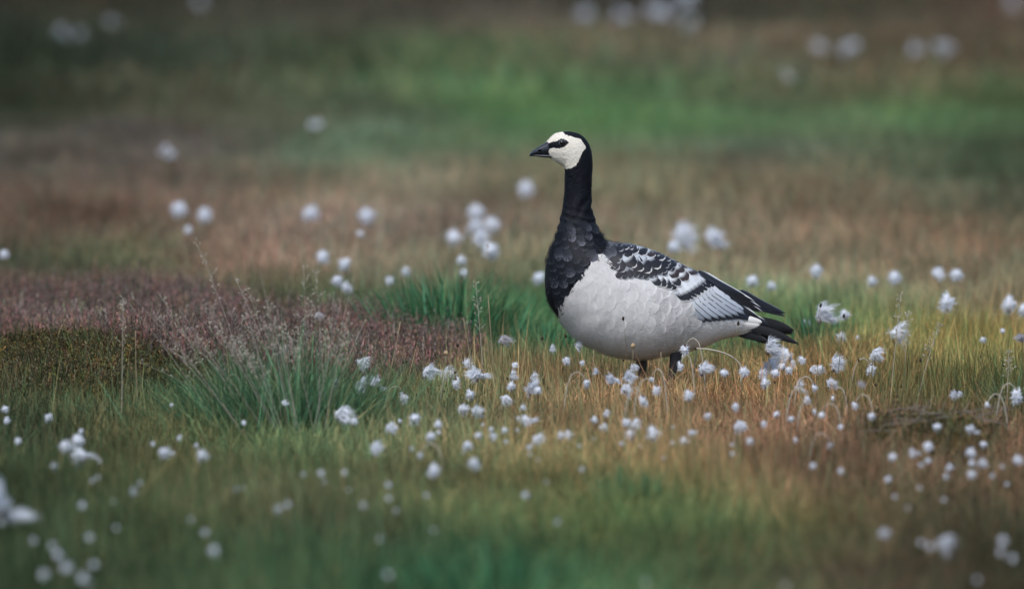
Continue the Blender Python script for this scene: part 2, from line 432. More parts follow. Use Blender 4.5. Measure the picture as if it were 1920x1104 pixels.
# heather and moss
def cover(name, label, cat, n, x, y, variants, mat, colours, s0, s1):
    n = len(x); c = np.array([colours[i] for i in rng.integers(0, len(colours), n)], float)
    c = c * (0.8 + .4 * rng.random((n, 1))) * (0.7 + 0.6 * vnoise(x * 5, y * 2.5, 47))[:, None]
    tint = np.concatenate([c, np.full((n, 1), .35)], 1)
    rot = np.stack([rng.normal(0, .15, n), rng.normal(0, .15, n), rng.random(n) * 2 * PI], 1)
    s = s0 + (s1 - s0) * rng.random(n)
    pos = np.stack([x, y, height(x, y)], 1)
    return scatter(name, label, cat, pos, rot, np.stack([s, s, s], 1), tint, rng.integers(0, len(variants), n), variants, mat)
hv = [sprig(10, .06, .03, .13, .0065, 15, .85, 1.4).mesh('heather_%d' % i) for i in range(4)]
x, y = sample(26000, 16.2, 20.5, halfw); k = heath_mask(x, y)
cover('heather', 'low mauve brown heather mat behind the tall grass tussock', 'heather', 0, x[k], y[k], hv, M_HEATH,
      [(.185, .125, .145), (.170, .116, .134), (.20, .142, .158), (.150, .128, .10), (.178, .124, .120)], .7, 1.3)
mv = [sprig(16, .05, .015, .05, .0055, 14).mesh('moss_%d' % i) for i in range(4)]
x, y = sample(26000, 13.0, 18.2, halfw); k = moss_mask(x, y)
cover('moss', 'dark olive cushion of moss and crowberry with yellowish tips', 'moss', 0, x[k], y[k], mv, M_HEATH,
      [(.090, .094, .048), (.118, .108, .054), (.07, .06, .046), (.10, .08, .06), (.07, .063, .048), (.15, .115, .045), (.12, .10, .075), (.06, .06, .035)], .6, 1.3)

# ------------------------------------------------------------------ tubes
def tube(pts, radii, k=5):
    v = []; f = []
    n = len(pts)
    for i, p in enumerate(pts):
        t = (Vector(pts[min(i + 1, n - 1)]) - Vector(pts[max(i - 1, 0)])).normalized()
        a = t.cross(Vector((0, 1, 0.01))).normalized(); b2 = t.cross(a)
        for j in range(k):
            q = 2 * PI * j / k
            v.append(Vector(p) + (a * math.cos(q) + b2 * math.sin(q)) * radii[i])
    for i in range(n - 1):
        for j in range(k):
            f.append((i * k + j, i * k + (j + 1) % k, (i + 1) * k + (j + 1) % k, (i + 1) * k + j))
    f.append(tuple(range(k - 1, -1, -1))); f.append(tuple((n - 1) * k + j for j in range(k)))
    return v, f
def bez(p0, p1, p2, n):
    return [Vector(p0) * (1 - t) ** 2 + Vector(p1) * 2 * t * (1 - t) + Vector(p2) * t * t for t in [i / n for i in range(n + 1)]]

# ------------------------------------------------------------------ the tall grass tussock and the ones behind
def tussock(name, label, px, py, w_, d_, nb, l0, l1, mat, fan, wd=(.002, .004), group=None):
    x0, y0 = on_ground(px, py); z0 = float(height(x0, y0))
    t = empty(name, (x0, y0, z0), label, 'grass tussock', group)
    b = Blades()
    for i in range(nb):
        dx = random.gauss(0, .42) * w_; dy = random.gauss(0, .42) * d_
        u = max(-1, min(1, dx / w_))
        L = random.uniform(l0, l1) * (1 - .35 * abs(u))
        lean = fan * u + random.gauss(0, .16)
        az = 0 if random.random() < .8 else random.uniform(0, 2 * PI)
        zz = float(height(x0 + dx, y0 + dy)) - z0
        b.blade(dx, dy, L, random.uniform(*wd), az, lean, random.uniform(.0, .7) * (1 if u > 0 else -1), 4, z=zz)
    o = obj('leaf_blades', b.mesh('leaf_blades'), mat, t); o['kind'] = 'stuff'
    return t
def panicle_stalk(base, tip, droop, nspike, spread, mat_s=None, parent=None, name='seed_stalk', rad=.0009):
    """one flowering stalk: a thin culm and an open panicle of little spikelets"""
    base = Vector(base); tip = Vector(tip); L = (tip - base).length
    mid = (base + tip) / 2 + Vector((0, 0, L * droop)); mid.x = base.x * .55 + tip.x * .45
    pts = bez(base, mid, tip, 8)
    v, f = tube(pts, [rad * (1 - .6 * i / 8) for i in range(9)], 3)
    for i in range(nspike):
        g = random.uniform(.55, 1.0); j = min(7, int(g * 8)); fr = g * 8 - j
        p = pts[j].lerp(pts[j + 1], min(1, fr))
        aa = random.uniform(0, 2 * PI); rr = spread * (1.15 - g) * 2 * random.uniform(.3, 1)
        q = p + Vector((math.cos(aa) * rr, math.sin(aa) * rr * .6, random.uniform(.2, 1.0) * rr + .002))
        o0 = len(v)
        tv, tf = tube([p, q], [.0004, .0003], 3); v += tv; f += [tuple(o0 + z for z in ff) for ff in tf]
        # spikelet: a small pointed lens
        d = (q - p).normalized(); d = (d + Vector((random.gauss(0, .5), 0, random.gauss(0, .4)))).normalized()
        sl = random.uniform(.005, .0095); sw = sl * .20
        a = d.cross(Vector((0, 1, 0.1))).normalized(); c = d.cross(a)
        o0 = len(v)
        v += [q, q + d * sl * .5 + a * sw, q + d * sl * .5 + c * sw, q + d * sl * .5 - a * sw, q + d * sl * .5 - c * sw, q + d * sl]
        for z in range(4):
            f.append((o0, o0 + 1 + z, o0 + 1 + (z + 1) % 4)); f.append((o0 + 5, o0 + 1 + (z + 1) % 4, o0 + 1 + z))
    if parent is not None:
        v = [Vector(q) - Vector(parent.location) for q in v]
    return obj(name, mesh(name, v, f, True), mat_s or M_STRAWP, parent)

def at_depth(px, py, Y):
    """the point at distance Y along the bog on a pixel's sight line"""
    r = (px - 960) / FPX; u = (552 - py) / FPX
    d = np.array([r, CP + u * SP, -SP + u * CP]); t = Y / d[1]
    return Vector((d[0] * t, Y, CAM_H + d[2] * t))

T = tussock('grass_tussock', 'tall green grass tussock with pale seeding stalks, in focus beside the cotton grass', 545, 800, .32, .22, 1700, .10, .30, M_TUS, .80, (.0016, .0038))
rt = random.Random(3)
tips = [(367,453),(440,520),(462,535),(487,507),(569,501),(592,505),(663,520),(625,555),(300,553),(248,556),(231,557),(285,583),(337,583),
        (500,566),(533,600),(685,600),(600,570),(640,560),(420,560),(395,575),(380,600),(350,620),(455,590),(520,580),(560,585),(612,615),(655,590),(330,610),(410,620),(470,615),(545,630),(580,560),(430,640),(300,640)] + [(rt.gauss(480, 110), rt.uniform(540, 690)) for _ in range(16)]
for i, (tx, ty) in enumerate(tips):
    bx_ = 545 + (tx - 490) * .42 + random.uniform(-25, 25)
    gx0, gy0 = on_ground(bx_, 800 + random.uniform(-25, 20))
    b0 = Vector((gx0, gy0, float(height(gx0, gy0))))
    tp = at_depth(tx, ty, gy0 + random.uniform(-.05, .05))
    panicle_stalk(b0, tp, random.uniform(.0, .10), random.choice((0, 8, 14, 20, 26)), random.uniform(.012, .026), random.choice((M_STRAWP, M_STRAWP, M_SPIKE)), T)
T2 = tussock('grass_tussock', 'blurred rich green tussock between the mauve heather and the goose breast', 850, 655, .24, .20, 1000, .15, .29, M_TUSB, .5, (.004, .007))
for i in range(9):
    tx = random.uniform(740, 980); gx0, gy0 = on_ground(850 + (tx - 850) * .5, 655); tp = at_depth(tx, random.uniform(400, 520), gy0)
    panicle_stalk(Vector((gx0, gy0, 0)), tp, .05, 14, .02, M_STRAW, T2, rad=.0016)
tussock('grass_tussock', 'low blurred green grass clump directly behind the goose breast', 1010, 668, .16, .15, 420, .08, .15, M_TUSB, .5, (.004, .007))
tussock('grass_tussock', 'low green grass clump below the goose tail feathers', 1400, 672, .17, .15, 420, .06, .12, M_TUSB, .6, (.003, .005))
tussock('grass_tussock', 'blurred bluish green clump just behind the goose wing tip', 1535, 660, .10, .12, 300, .10, .18, M_TUSB, .5, (.004, .007))
tussock('grass_tussock', 'blurred bright green grass clump before the olive sedge, among pale cotton heads', 930, 1150, .25, .2, 500, .08, .16, M_TUSB, .6, (.003, .006))
tussock('grass_tussock', 'slim green tuft beside the pale cotton tufts in the foreground grass', 1190, 960, .10, .12, 160, .08, .14, M_TUSB, .4, (.003, .005))
tussock('grass_tussock', 'narrow dark green tuft at the edge of the yellow sedge', 1898, 775, .05, .08, 90, .08, .16, M_TUS, .4, (.002, .004))

# ------------------------------------------------------------------ cotton grass
def fluff(kind, seed):
    """a cotton head of unit radius: soft core and many fine bristles, blown towards +X"""
    R = random.Random(seed); v = []; f = []
    bm = bmesh.new(); bmesh.ops.create_icosphere(bm, subdivisions=2, radius=1)
    wind = {'round': 0.15, 'wind': 1.0, 'droop': .35}[kind]
    ph = [R.uniform(0, 9) for _ in range(6)]
    for q in bm.verts:
        c = q.co.copy()
        nn = .20 * math.sin(3.1 * c.x + ph[0]) * math.sin(2.7 * c.y + ph[1]) + .17 * math.sin(5.3 * c.z + ph[2] + c.x * 2) + .10 * math.sin(7 * c.x + ph[3]) * math.sin(6 * c.z + ph[4])
        c *= (.64 + nn) if kind != 'wind' else (.36 + nn * .9)
        if kind == 'wind': c.x = c.x * 1.2 + .30 * (c.z + 1) * .5; c.z *= 1.0
        if kind == 'droop': c.z = c.z * 1.25 - .2 * abs(c.x); c.x *= .85
        q.co = c
    bm.verts.ensure_lookup_table()
    core = [q.co.copy() for q in bm.verts]; v += core; f += [tuple(q.index for q in ff.verts) for ff in bm.faces]
    bm.free()
    for i in range(620):
        c = core[R.randrange(len(core))]
        if kind == 'wind' and c.x < -.1 and R.random() < .5: c = core[R.randrange(len(core))]
        d = (c.normalized() + Vector((R.gauss(0, .35), R.gauss(0, .35), R.gauss(0, .35))) + Vector((wind * .8, 0, 0))).normalized()
        L = R.uniform(.18, .60) * (1.0 if kind != 'wind' else (1.45 + max(0, c.x) * 2.2))
        d2 = (d * .7 + Vector((wind * 1.3, R.gauss(0, .2), R.gauss(0, .25) - (.6 if kind == 'droop' else .15)))).normalized()
        p0 = c * .9; p1 = p0 + d * L * .5; p2 = p1 + d2 * L * .6
        sd = d.cross(Vector((R.gauss(0, 1), R.gauss(0, 1), R.gauss(0, 1)))).normalized() * R.uniform(.012, .034)
        o = len(v); v += [p0 - sd, p0 + sd, p1 - sd * .8, p1 + sd * .8, p2]
        f += [(o, o + 1, o + 3), (o, o + 3, o + 2), (o + 2, o + 3, o + 4)]
    return mesh('seed_head_' + kind, v, f, True)
FL = {k: [fluff(k, s * 7 + len(k)) for s in range(5)] for k in ('round', 'wind', 'droop')}
for k in FL:
    for q in FL[k]: q.materials.append(M_COTTON)
OLD = [fluff('wind', 900 + s) for s in range(2)]
for q in OLD: q.materials.append(M_OLDCOT)

bm_ = bmesh.new(); bmesh.ops.create_icosphere(bm_, subdivisions=1, radius=1)
CALYX = bpy.data.meshes.new('scale_base'); bm_.to_mesh(CALYX); bm_.free(); CALYX.materials.append(M_CALYX)
# photo position, width of the head, kind (r round, w wind-tousled, d drooping, o old grey)
HEADS = '''709 720 22 w;797 696 28 w;833 700 30 w;855 718 18 d;758 746 20 d;873 686 18 w;895 703 26 w;966 685 13 r;958 705 18 w;959 724 17 r;997 708 17 w;
994 730 26 w;1008 732 14 r;945 744 20 w;882 740 19 r;869 767 22 r;889 772 22 w;777 785 22 r;821 796 17 r;823 811 10 r;808 818 17 r;727 799 18 w;742 802 11 r;750 789 9 r;
706 842 17 w;772 841 11 r;788 853 14 d;897 816 14 r;921 805 11 r;929 816 15 w;947 807 15 r;877 835 20 r;949 828 11 r;869 847 7 r;889 869 24 r;814 882 25 r;978 763 12 w;
973 785 13 r;991 786 20 w;970 806 9 r;1003 821 22 w;992 838 13 r;993 851 9 r;1009 861 7 r;1034 655 14 w;1062 676 15 r;1083 645 15 w;1092 680 10 r;1120 697 12 w;1100 718 14 d;
1147 711 21 w;1175 707 22 w;1170 727 21 w;1186 688 16 w;1222 711 10 d;1231 731 17 d;1206 751 20 d;1291 741 19 r;1284 655 18 d;1276 686 13 d;1133 775 15 w;1114 787 15 r;1131 802 18 r;
1175 792 18 r;1186 797 22 w;1181 816 22 r;1225 814 26 r;1053 816 17 r;1067 816 18 r;1261 800 9 r;1262 830 12 r;1283 826 18 r;1295 811 13 r;1166 831 12 r;1086 835 10 r;1113 822 6 r;
1200 836 8 r;1244 858 9 r;1091 879 12 r;905 796 8 r;942 636 28 o;1316 692 26 w;1358 699 15 r;1396 697 17 r;1440 651 30 w;1479 666 28 w;1456 670 18 r;1437 684 30 w;1466 687 14 r;
1479 694 15 r;1453 700 16 r;1426 705 19 w;1435 719 18 r;1508 674 16 w;1520 693 14 w;1538 693 17 r;1563 684 27 w;1638 664 24 w;1634 693 20 d;1613 718 19 o;1554 719 19 w;1527 726 13 d;
1495 726 20 w;1514 749 14 d;1562 746 11 d;1603 760 15 d;1540 777 14 d;1527 771 10 d;1634 780 14 r;1379 763 15 r;1326 780 14 r;1456 776 13 r;1483 785 12 r;1380 797 22 w;1394 801 16 r;
1432 795 13 r;1406 827 17 r;1492 825 12 r;1373 833 9 r;1373 850 10 r;1303 811 12 r;1557 835 17 d;1576 800 12 r;1524 873 16 r;1576 883 16 r;1665 898 16 r;1674 856 17 r;1740 837 19 r;
1716 850 17 w;1727 871 13 r;1740 863 15 r;1757 800 16 r;1823 806 18 w;1844 833 15 r;1820 848 20 r;1822 868 16 r;1838 868 20 w;1822 889 20 r;1781 876 16 r;1774 893 15 r;1861 892 13 r;
1879 874 11 r;1903 863 20 w;1789 739 18 w;1851 759 11 d;1907 742 24 d;1917 632 24 o;1776 568 31 r;1892 573 29 r;1919 582 20 r;1677 625 38 w;1577 633 19 r;1537 590 34 w;1512 606 17 r;
1584 590 20 r;1337 631 16 d;1880 620 10 r;1843 637 12 r;1608 633 9 r;10 767 14 r;13 788 13 r;91 783 17 r;34 826 14 r;125 837 26 r;147 825 22 r;155 853 32 w;152 808 11 r;102 873 18 r;
187 864 12 r;173 901 14 r;183 895 11 r;5 940 66 w;3 980 18 r;322 759 8 r;287 832 12 r;333 820 12 w;308 848 24 r;323 850 13 r;368 835 12 r;380 854 23 r;247 922 20 w;154 947 18 r;
218 989 12 r;168 1007 20 r;63 1013 18 r;99 1022 20 r;108 1040 25 r;120 1062 28 w;176 1058 20 r;77 1077 24 w;160 1085 24 w;358 974 13 r;385 998 20 r;400 1033 28 r;442 917 17 r;456 915 12 r;
540 945 16 r;517 953 20 w;569 889 10 r;602 887 18 r;608 903 12 r;262 905 11 r;213 940 8 r;532 758 11 w;457 792 10 r;704 837 17 w;705 849 14 r;646 886 15 r;728 909 15 r;729 934 15 r;
681 947 16 r;743 957 14 r;800 928 13 r;654 918 9 r;713 1010 15 r;813 993 11 r;728 1076 17 r;985 928 18 r;1025 904 8 r;1045 978 14 r;635 774 28 w;652 787 15 r;664 789 15 r;675 677 24 w;
673 665 16 w;671 722 24 w;623 718 15 w;521 665 30 w;452 720 7 d;594 591 20 o;583 400 32 r;688 405 31 r;675 438 17 r;605 482 25 r;645 496 24 r;632 526 20 r;649 539 22 r;762 509 19 r;
731 526 18 r;893 398 34 r;886 423 34 w;851 446 32 r;923 422 32 r;891 445 30 w;920 469 32 r;866 488 20 r;870 512 18 r;987 355 34 r;1010 521 24 r;336 393 30 r;384 403 30 r;353 431 20 r;
8 477 20 r;1269 440 42 w;1264 462 26 r;1331 448 36 w;1301 446 20 r;1410 527 22 r;1530 508 24 r;1447 536 17 r;1678 521 26 r;1635 527 20 r;1759 512 24 r;1794 516 25 r;1678 931 12 r;
1702 952 14 r;1724 914 12 r;1770 936 12 r;1652 1001 26 w;1727 1016 16 r;1762 1020 38 w;1744 1024 18 r;1875 1012 26 w;1873 1035 20 w;1899 1046 20 r;1888 907 12 r;1473 1099 14 r;
1211 1091 12 r;1832 1086 14 r'''
HEADS = [(float(a_), float(b_), float(c_), d_) for a_, b_, c_, d_ in (q.split() for q in HEADS.replace('\n', '').split(';'))]
FARC = [(120,58,38),(150,60,28),(212,44,38),(1100,42,44),(1163,28,46),(1238,35,52),(1285,25,56),(1292,45,46),(1597,76,44),(1535,108,40),(1720,78,38),(1772,91,44),(1475,140,30),(590,235,34),(320,280,34),(375,10,30),(1900,6,40)]

def zone(px, py):
    if py < 600:
        if px < 480: return 'far out beyond the heather'
        if px < 1060: return 'out of focus behind the green tussock'
        if px < 1400: return 'out of focus behind the goose back'
        return 'out of focus on the brown bog behind the goose tail'
    if py < 740 and 1415 < px < 1500: return 'in the dense cluster below the goose tail'
    if py < 740 and px >= 1500: return 'among yellow sedge past the goose tail'
    if py < 760 and 1020 < px < 1415: return 'in the grass by the goose feet'
    if py < 760 and 690 < px <= 1020: return 'in the sedge ahead of the goose breast'
    if py < 900 and px > 1640: return 'around the dark moss hummock'
    if py < 900 and px > 1290: return 'on the reddish brown sedge before the goose tail'
    if py < 900 and px > 690: return 'in the olive sedge before the goose'
    if py < 860 and px > 430: return 'at the foot of the tall tussock'
    if py < 900: return 'beside the dark crowberry mound'
    if px < 480: return 'blurred in the dark green foreground'
    if px < 1300: return 'blurred in the green foreground grass'
    return 'blurred in the brown foreground grass'
KN = {'r': 'small round white', 'w': 'wind tousled white', 'd': 'drooping white', 'o': 'wispy grey faded'}
def stem_mesh(base, top, bend, rad, droop=False):
    L = (top - base).length
    if droop:
        apex = Vector((base.x * .45 + top.x * .55, base.y, max(top.z, base.z) + .020)); pts = bez(base, Vector((base.x * .85 + top.x * .15, base.y, apex.z + .004)), apex, 4) + bez(apex, apex + (top - apex) * .4 + Vector((0, 0, .014)), top, 4)[1:]
    else:
        pts = bez(base, (base + top) / 2 + Vector((bend, bend * .4, 0)), top, 5)
    k = len(pts) - 1
    v, f = tube([p - base for p in pts], [rad * (1 - .35 * i / k) for i in range(k + 1)], 4)
    return mesh('stem', v, f, True)

def cotton(px, py, size, kind):
    far = py < 600
    hh = random.uniform(.055, .085) if py > 600 else random.uniform(.10, .14)
    if kind == 'o': hh = .15
    if kind == 'o': size *= .75
    if size > 60: hh = .12
    if 600 <= py < 765 and 1015 < px < 1425: hh = .105
    if py < 660 and py >= 600 and px > 1000 and px < 1500: hh = .125      # stand above the sedge by the bird
    x, y = on_ground(px, py, hh); z = float(height(x, y))
    x, y = on_ground(px, py, hh + z)
    blur = .086 * S * abs(y - DIST) / y
    true = max(size * (.62 if py > 600 else .46), math.sqrt(max(1, size * size - (blur * .8) ** 2)))
    rad = true / 2 / S * (y / DIST) * 1.16
    kn = KN[kind] if kind != 'r' else ('tiny round white' if rad < .0085 else 'small round white' if rad < .0145 else 'plump round white')
    lab = '%s cotton head %s' % (kn, zone(px, py))
    bx0 = x + (random.uniform(-.02, .02) if kind != 'd' else random.choice((-1, 1)) * random.uniform(.035, .06)); by0 = y + random.uniform(-.015, .015)
    t = empty('cotton_flower', (bx0, by0, float(height(bx0, by0)) - .01), lab, 'cotton flower', lab)
    base = Vector(t.location); top = Vector((x, y, hh + z))
    obj('stem', stem_mesh(base, top - Vector((0, 0, rad * .3)) if kind != 'd' else top + Vector((0, 0, rad * .5)), random.uniform(-.015, .015), .0015 if kind == 'd' else .0011, kind == 'd'), M_STRAWP if kind == 'd' else M_STEM, t)
    me = random.choice({'r': FL['round'], 'w': FL['wind'], 'd': FL['droop'], 'o': OLD}[kind])
    h = obj('seed_head', me, None, t)
    h.location = top - base
    sx = rad * random.uniform(.9, 1.1); sz = rad * random.uniform(.95, 1.2)
    if kind == 'w': sx *= .82; sz *= 1.22
    h.scale = (sx, rad, sz)
    az = random.gauss(-.1, .5) if kind in 'wo' else random.uniform(0, 6.28)
    h.rotation_euler = (random.gauss(0, .25), random.gauss(.15, .3), az if random.random() < .8 else az + PI)
    if rad > .007:
        cb_ = obj('scale_base', CALYX, None, t); cb_.location = top - base + Vector((0, -rad * .12, (-rad * .62) if kind != 'd' else rad * .75)); cb_.scale = (rad * .24, rad * .24, rad * .30)
    if kind == 'w' and size > 16:          # a second, smaller tuft blown out of the same head
        s2 = obj('loose_tuft', random.choice(FL['wind']), None, t)
        s2.location = top - base + Vector((rad * random.uniform(.2, .55), rad * .2, rad * random.uniform(-.8, .5)))
        s2.scale = (rad * .75, rad * .5, rad * .5)
        s2.rotation_euler = (random.gauss(0, .4), random.gauss(.3, .4), random.gauss(0, .4))
for q in HEADS: cotton(*q)

for px, py, size in FARC:      # far clumps: several heads on one root
    hh = .16; x, y = on_ground(px, py, hh); z = float(height(x, y)); x, y = on_ground(px, py, hh + z)
    lab = 'far blurred pale clump of several cotton grass heads on the distant bog'
    t = empty('cotton_flower_clump', (x, y, float(height(x, y)) - .01), lab, 'cotton flower', lab)
    R_ = size * .31 / S * y / DIST
    for i in range(7):
        p = Vector((random.gauss(0, .55) * R_, random.gauss(0, .5) * R_, hh + random.gauss(0, .5) * R_))
        v, f = tube(bez((p.x * .2, p.y * .2, 0), (p.x * .6, p.y * .6, p.z * .6), p, 4), [.002] * 5, 3)
        s_ = obj('stem', mesh('stem', v, f), M_STEM, t)
        h = obj('seed_head', random.choice(FL['round'] + FL['wind']), None, t); h.location = p
        q = R_ * random.uniform(.45, .62); h.scale = (q, q, q); h.rotation_euler = (random.random(), random.random(), random.uniform(0, 6))

# ------------------------------------------------------------------ single dry stalks
def head_blob(c, d, L, wd, n=7):
    d = d.normalized(); a = d.cross(Vector((0, 1, .1))).normalized(); b2 = d.cross(a); v = []; f = []
    prof = [(0, .25), (.2, .85), (.45, 1), (.7, .8), (.9, .45), (1, .1)]
    for i, (t, r) in enumerate(prof):
        for j in range(n):
            q = 2 * PI * j / n + i * .4; rr = wd * r * random.uniform(.8, 1.25)
            v.append(c + d * L * t + (a * math.cos(q) + b2 * math.sin(q)) * rr)
    for i in range(len(prof) - 1):
        for j in range(n): f.append((i * n + j, i * n + (j + 1) % n, (i + 1) * n + (j + 1) % n, (i + 1) * n + j))
    f.append(tuple(range(n - 1, -1, -1))); f.append(tuple((len(prof) - 1) * n + j for j in range(n)))
    return mesh('seed_head', v, f)
# base pixel, tip pixel, kind, label
STK = [(719,745,751,602,'bare','thin straw coloured dry stalk leaning over the sedge by the heather'),
 (889,745,869,597,'bare','dry straw stalk leaning towards the tall tussock, before the green clump'),
 (931,750,915,552,'bare','tall upright straw stalk beside the faded grey cotton head'),
 (910,745,892,531,'panicle','slender grass stalk with an open seed panicle before the green clump'),
 (1012,750,1017,636,'dark','stout straw stalk with small dark tip ahead of the goose breast'),
 (1188,765,1187,650,'tan','reddish stalk with round tan seed head before the goose legs'),
 (1190,760,1169,599,'dark','hair thin stem with dark seed head crossing the goose flank'),
 (745,760,756,680,'dark','short stem with dark brown seed head by the dry leaning stalk'),
 (851,745,858,649,'dark','short dark tipped stem among the tousled cotton heads'),
 (828,745,836,664,'tan','short stem with pale round seed head among tousled cotton heads'),
 (1085,745,1061,631,'dark','dark seed head on a wiry stem under the goose breast'),
 (1505,745,1538,574,'dark','thin dark tipped rush stem rising past the goose tail'),
 (1566,750,1582,594,'dark','dark tipped rush stem standing past the cotton cluster'),
 (1668,760,1690,548,'panicle','tall brownish grass stalk with narrow panicle before the big white tuft'),
 (1693,760,1703,582,'panicle','pale grass stalk with feathery top next to the tall panicle'),
 (1715,765,1761,605,'panicle','leaning straw grass stalk with nodding tip in yellow sedge'),
 (1722,765,1726,677,'dark','short stem with shaggy grey brown seed head in the yellow sedge'),
 (1888,770,1892,660,'panicle','grey grass stalk with loose panicle beside the narrow green tuft'),
 (1362,750,1384,608,'dark','reddish wiry stem crossing below the white rump of the goose'),
 (1110,760,1113,655,'bare','short dry stem under the goose belly'),
 (1246,775,1239,660,'bare','orange dry blade standing before the goose belly'),
 (228,790,231,560,'panicle','solitary straw stalk standing over the dark crowberry mound'),
 (262,780,254,620,'bare','pale straw stalk beside the yellow crowberry tips')]
for bx_, by_, tx, ty, kd, lab in STK:
    gx0, gy0 = on_ground(bx_, by_); z0 = float(height(gx0, gy0)); 
    t = empty('dry_stalk', (gx0, gy0, z0 - .01), lab, 'dry stalk')
    b0 = Vector((gx0, gy0, z0 - .01)); tp = at_depth(tx, ty, gy0 + .01)
    if kd == 'panicle':
        panicle_stalk(b0, tp, .03, 26, .014, M_STRAWP, t, 'culm', .0012)
    else:
        pts = bez(b0, (b0 + tp) / 2 + Vector((random.uniform(-.008, .008), 0, 0)), tp, 6)
        rr = .0016 if kd == 'bare' else .0010
        if 'hair thin' in lab: rr = .0005
        v, f = tube([p - b0 for p in pts], [rr * (1 - .4 * i / 6) for i in range(7)], 4)
        obj('stem', mesh('stem', v, f), M_STRAW if kd != 'dark' else M_STEM, t)
        if kd == 'dark': obj('seed_head', head_blob(tp - b0 - Vector((0, 0, .003)), pts[-1] - pts[-2], .011, .0032), M_DARKSEED, t)
        if kd == 'tan': obj('seed_head', head_blob(tp - b0 - Vector((0, 0, .003)), pts[-1] - pts[-2], .012, .0062, 9), M_TANSEED, t)
# bent pale dead stalk reaching out under the goose tail
gx0, gy0 = on_ground(1392, 745); t = empty('bent_stalk', (gx0, gy0, -.01), 'pale dead stalk arching over with its broken tip under the goose tail', 'dry stalk')
b0 = Vector(t.location); q1 = at_depth(1388, 683, gy0); q2 = at_depth(1368, 655, gy0 - .01); q3 = at_depth(1306, 653, gy0 - .02)
pts = [b0.lerp(q1, i / 3) for i in range(3)] + bez(q1, q2, q3, 6)
v, f = tube([p - b0 for p in pts], [.0022] * len(pts), 5); obj('stem', mesh('stem', v, f), M_STRAWP, t)
obj('broken_tip', head_blob(q3 - b0, q3 - q2, .006, .0026), M_DARKSEED, t)
# little dark sedge spikes standing in the focused strip
for i in range(26):
    px = random.choice((random.uniform(700, 1130), random.uniform(1480, 1900), random.uniform(1000, 1500))); py = random.uniform(738, 800)
    x, y = on_ground(px, py); z = float(height(x, y)); hh = random.uniform(.07, .115)
    lab = 'short sedge stem with small dark brown spike among the blades'
    t = empty('sedge_spike', (x, y, z - .01), lab, 'sedge', lab)
    tp = Vector((random.uniform(-.02, .02), 0, hh))
    v, f = tube(bez((0, 0, 0), (0, 0, hh * .5), tp, 4), [.0011] * 5, 3); obj('stem', mesh('stem', v, f), M_STEM, t)
    obj('seed_head', head_blob(tp, Vector((random.uniform(-.4, .4), 0, 1)), random.uniform(.006, .009), random.uniform(.0018, .0028), 6), M_DARKSEED, t)
# dead twigs on the moss hummock
for i in range(16):
    x = HUM_R[0] + random.uniform(-.16, .18); y = HUM_R[1] + random.uniform(-.3, .15); z = float(height(x, y)) + random.uniform(.02, .05)
    an = random.uniform(-.6, .6) + (PI if random.random() < .5 else 0); L = random.uniform(.05, .13)
    lab = 'thin grey dead twig lying across the dark moss hummock'
    t = empty('twig', (x, y, z), lab, 'twig', lab)
    e = Vector((math.cos(an) * L, random.uniform(-.02, .02), math.sin(an) * L * .35 + .005))
    v, f = tube(bez((0, 0, 0), e * .5 + Vector((0, 0, .012)), e, 5), [.0010, .0009, .0009, .0008, .0007, .0004], 4); obj('shoot', mesh('shoot', v, f), M_TWIG, t)
    s_ = e * .55; v, f = tube(bez(s_, s_ + Vector((e.x * .2, 0, .018)), s_ + Vector((e.x * .35, .005, .03)), 3), [.0007, .0006, .0005, .0003], 3); obj('side_shoot', mesh('side_shoot', v, f), M_TWIG, t)

# ------------------------------------------------------------------ the barnacle goose
SG = FPX / 16.05
PX0 = 1230.0
GX = (PX0 - 960) / SG
goose = empty('goose', (GX, DIST, 0), 'black, white and grey goose standing in profile among cotton grass', 'goose')
def L3(px, py, dy=0.0):
    return Vector(((px - PX0) / SG, dy, (739.0 - py - 60.25 * dy) / SG))

# side outline as paired points: underside / front (F) and top / back (B), with half width, all in photo pixels
RINGS = np.array([
 (1029,295,1023,268,8),(1036,300,1031,258.5,13),(1045,306,1041,250.8,18),(1053,310.5,1056,247.2,22),(1058,315,1073,247.6,24.5),(1058.6,320,1091,254.5,25.5),
 (1058.8,326,1104,270,25),(1059,333,1109.5,288,24),(1059.2,341,1111,310,23),(1059,361,1109.3,345,22),(1056.7,381,1108.6,374,23),(1053,399,1111,396,25.5),(1047.5,420,1117,414,31),
 (1040,445,1125,434,39),(1031,467,1134,448,48),(1025,490,1151,454.5,58),(1021.5,514,1172,456,67),(1022,540,1189,458,74),(1028,566,1206,462,79),(1042,589,1222,468,83),
 (1060,611,1237,474,86),(1080,634,1252,481,88),(1105,649,1268,489,89),(1131,661,1285,497.5,89),(1160,668.5,1302,506,87),(1190,672.5,1319,514.5,84),(1218,672,1336,524,79),
 (1245,667,1351,535,72),(1272,663,1366,546,64),(1300,657,1380,558,55),(1328,647,1394,570,46),(1352,637,1408,584,37),(1376,631,1420,597,28),(1400,631,1430,608,18),(1424,634,1438,618,8)], float)
def catmull(P, n):
    Q = np.vstack([2 * P[0] - P[1], P, 2 * P[-1] - P[-2]]); out = []
    for i in range(1, len(Q) - 2):
        for t in np.linspace(0, 1, n, endpoint=False):
            a0, a1, a2, a3 = Q[i - 1], Q[i], Q[i + 1], Q[i + 2]
            out.append(.5 * (2 * a1 + (a2 - a0) * t + (2 * a0 - 5 * a1 + 4 * a2 - a3) * t * t + (3 * a1 - a0 - 3 * a2 + a3) * t ** 3))
    out.append(P[-1]); return np.array(out)
RR = catmull(RINGS, 13); NA = 168
th = np.arange(NA) / NA * 2 * PI
bp = []; bpx = []
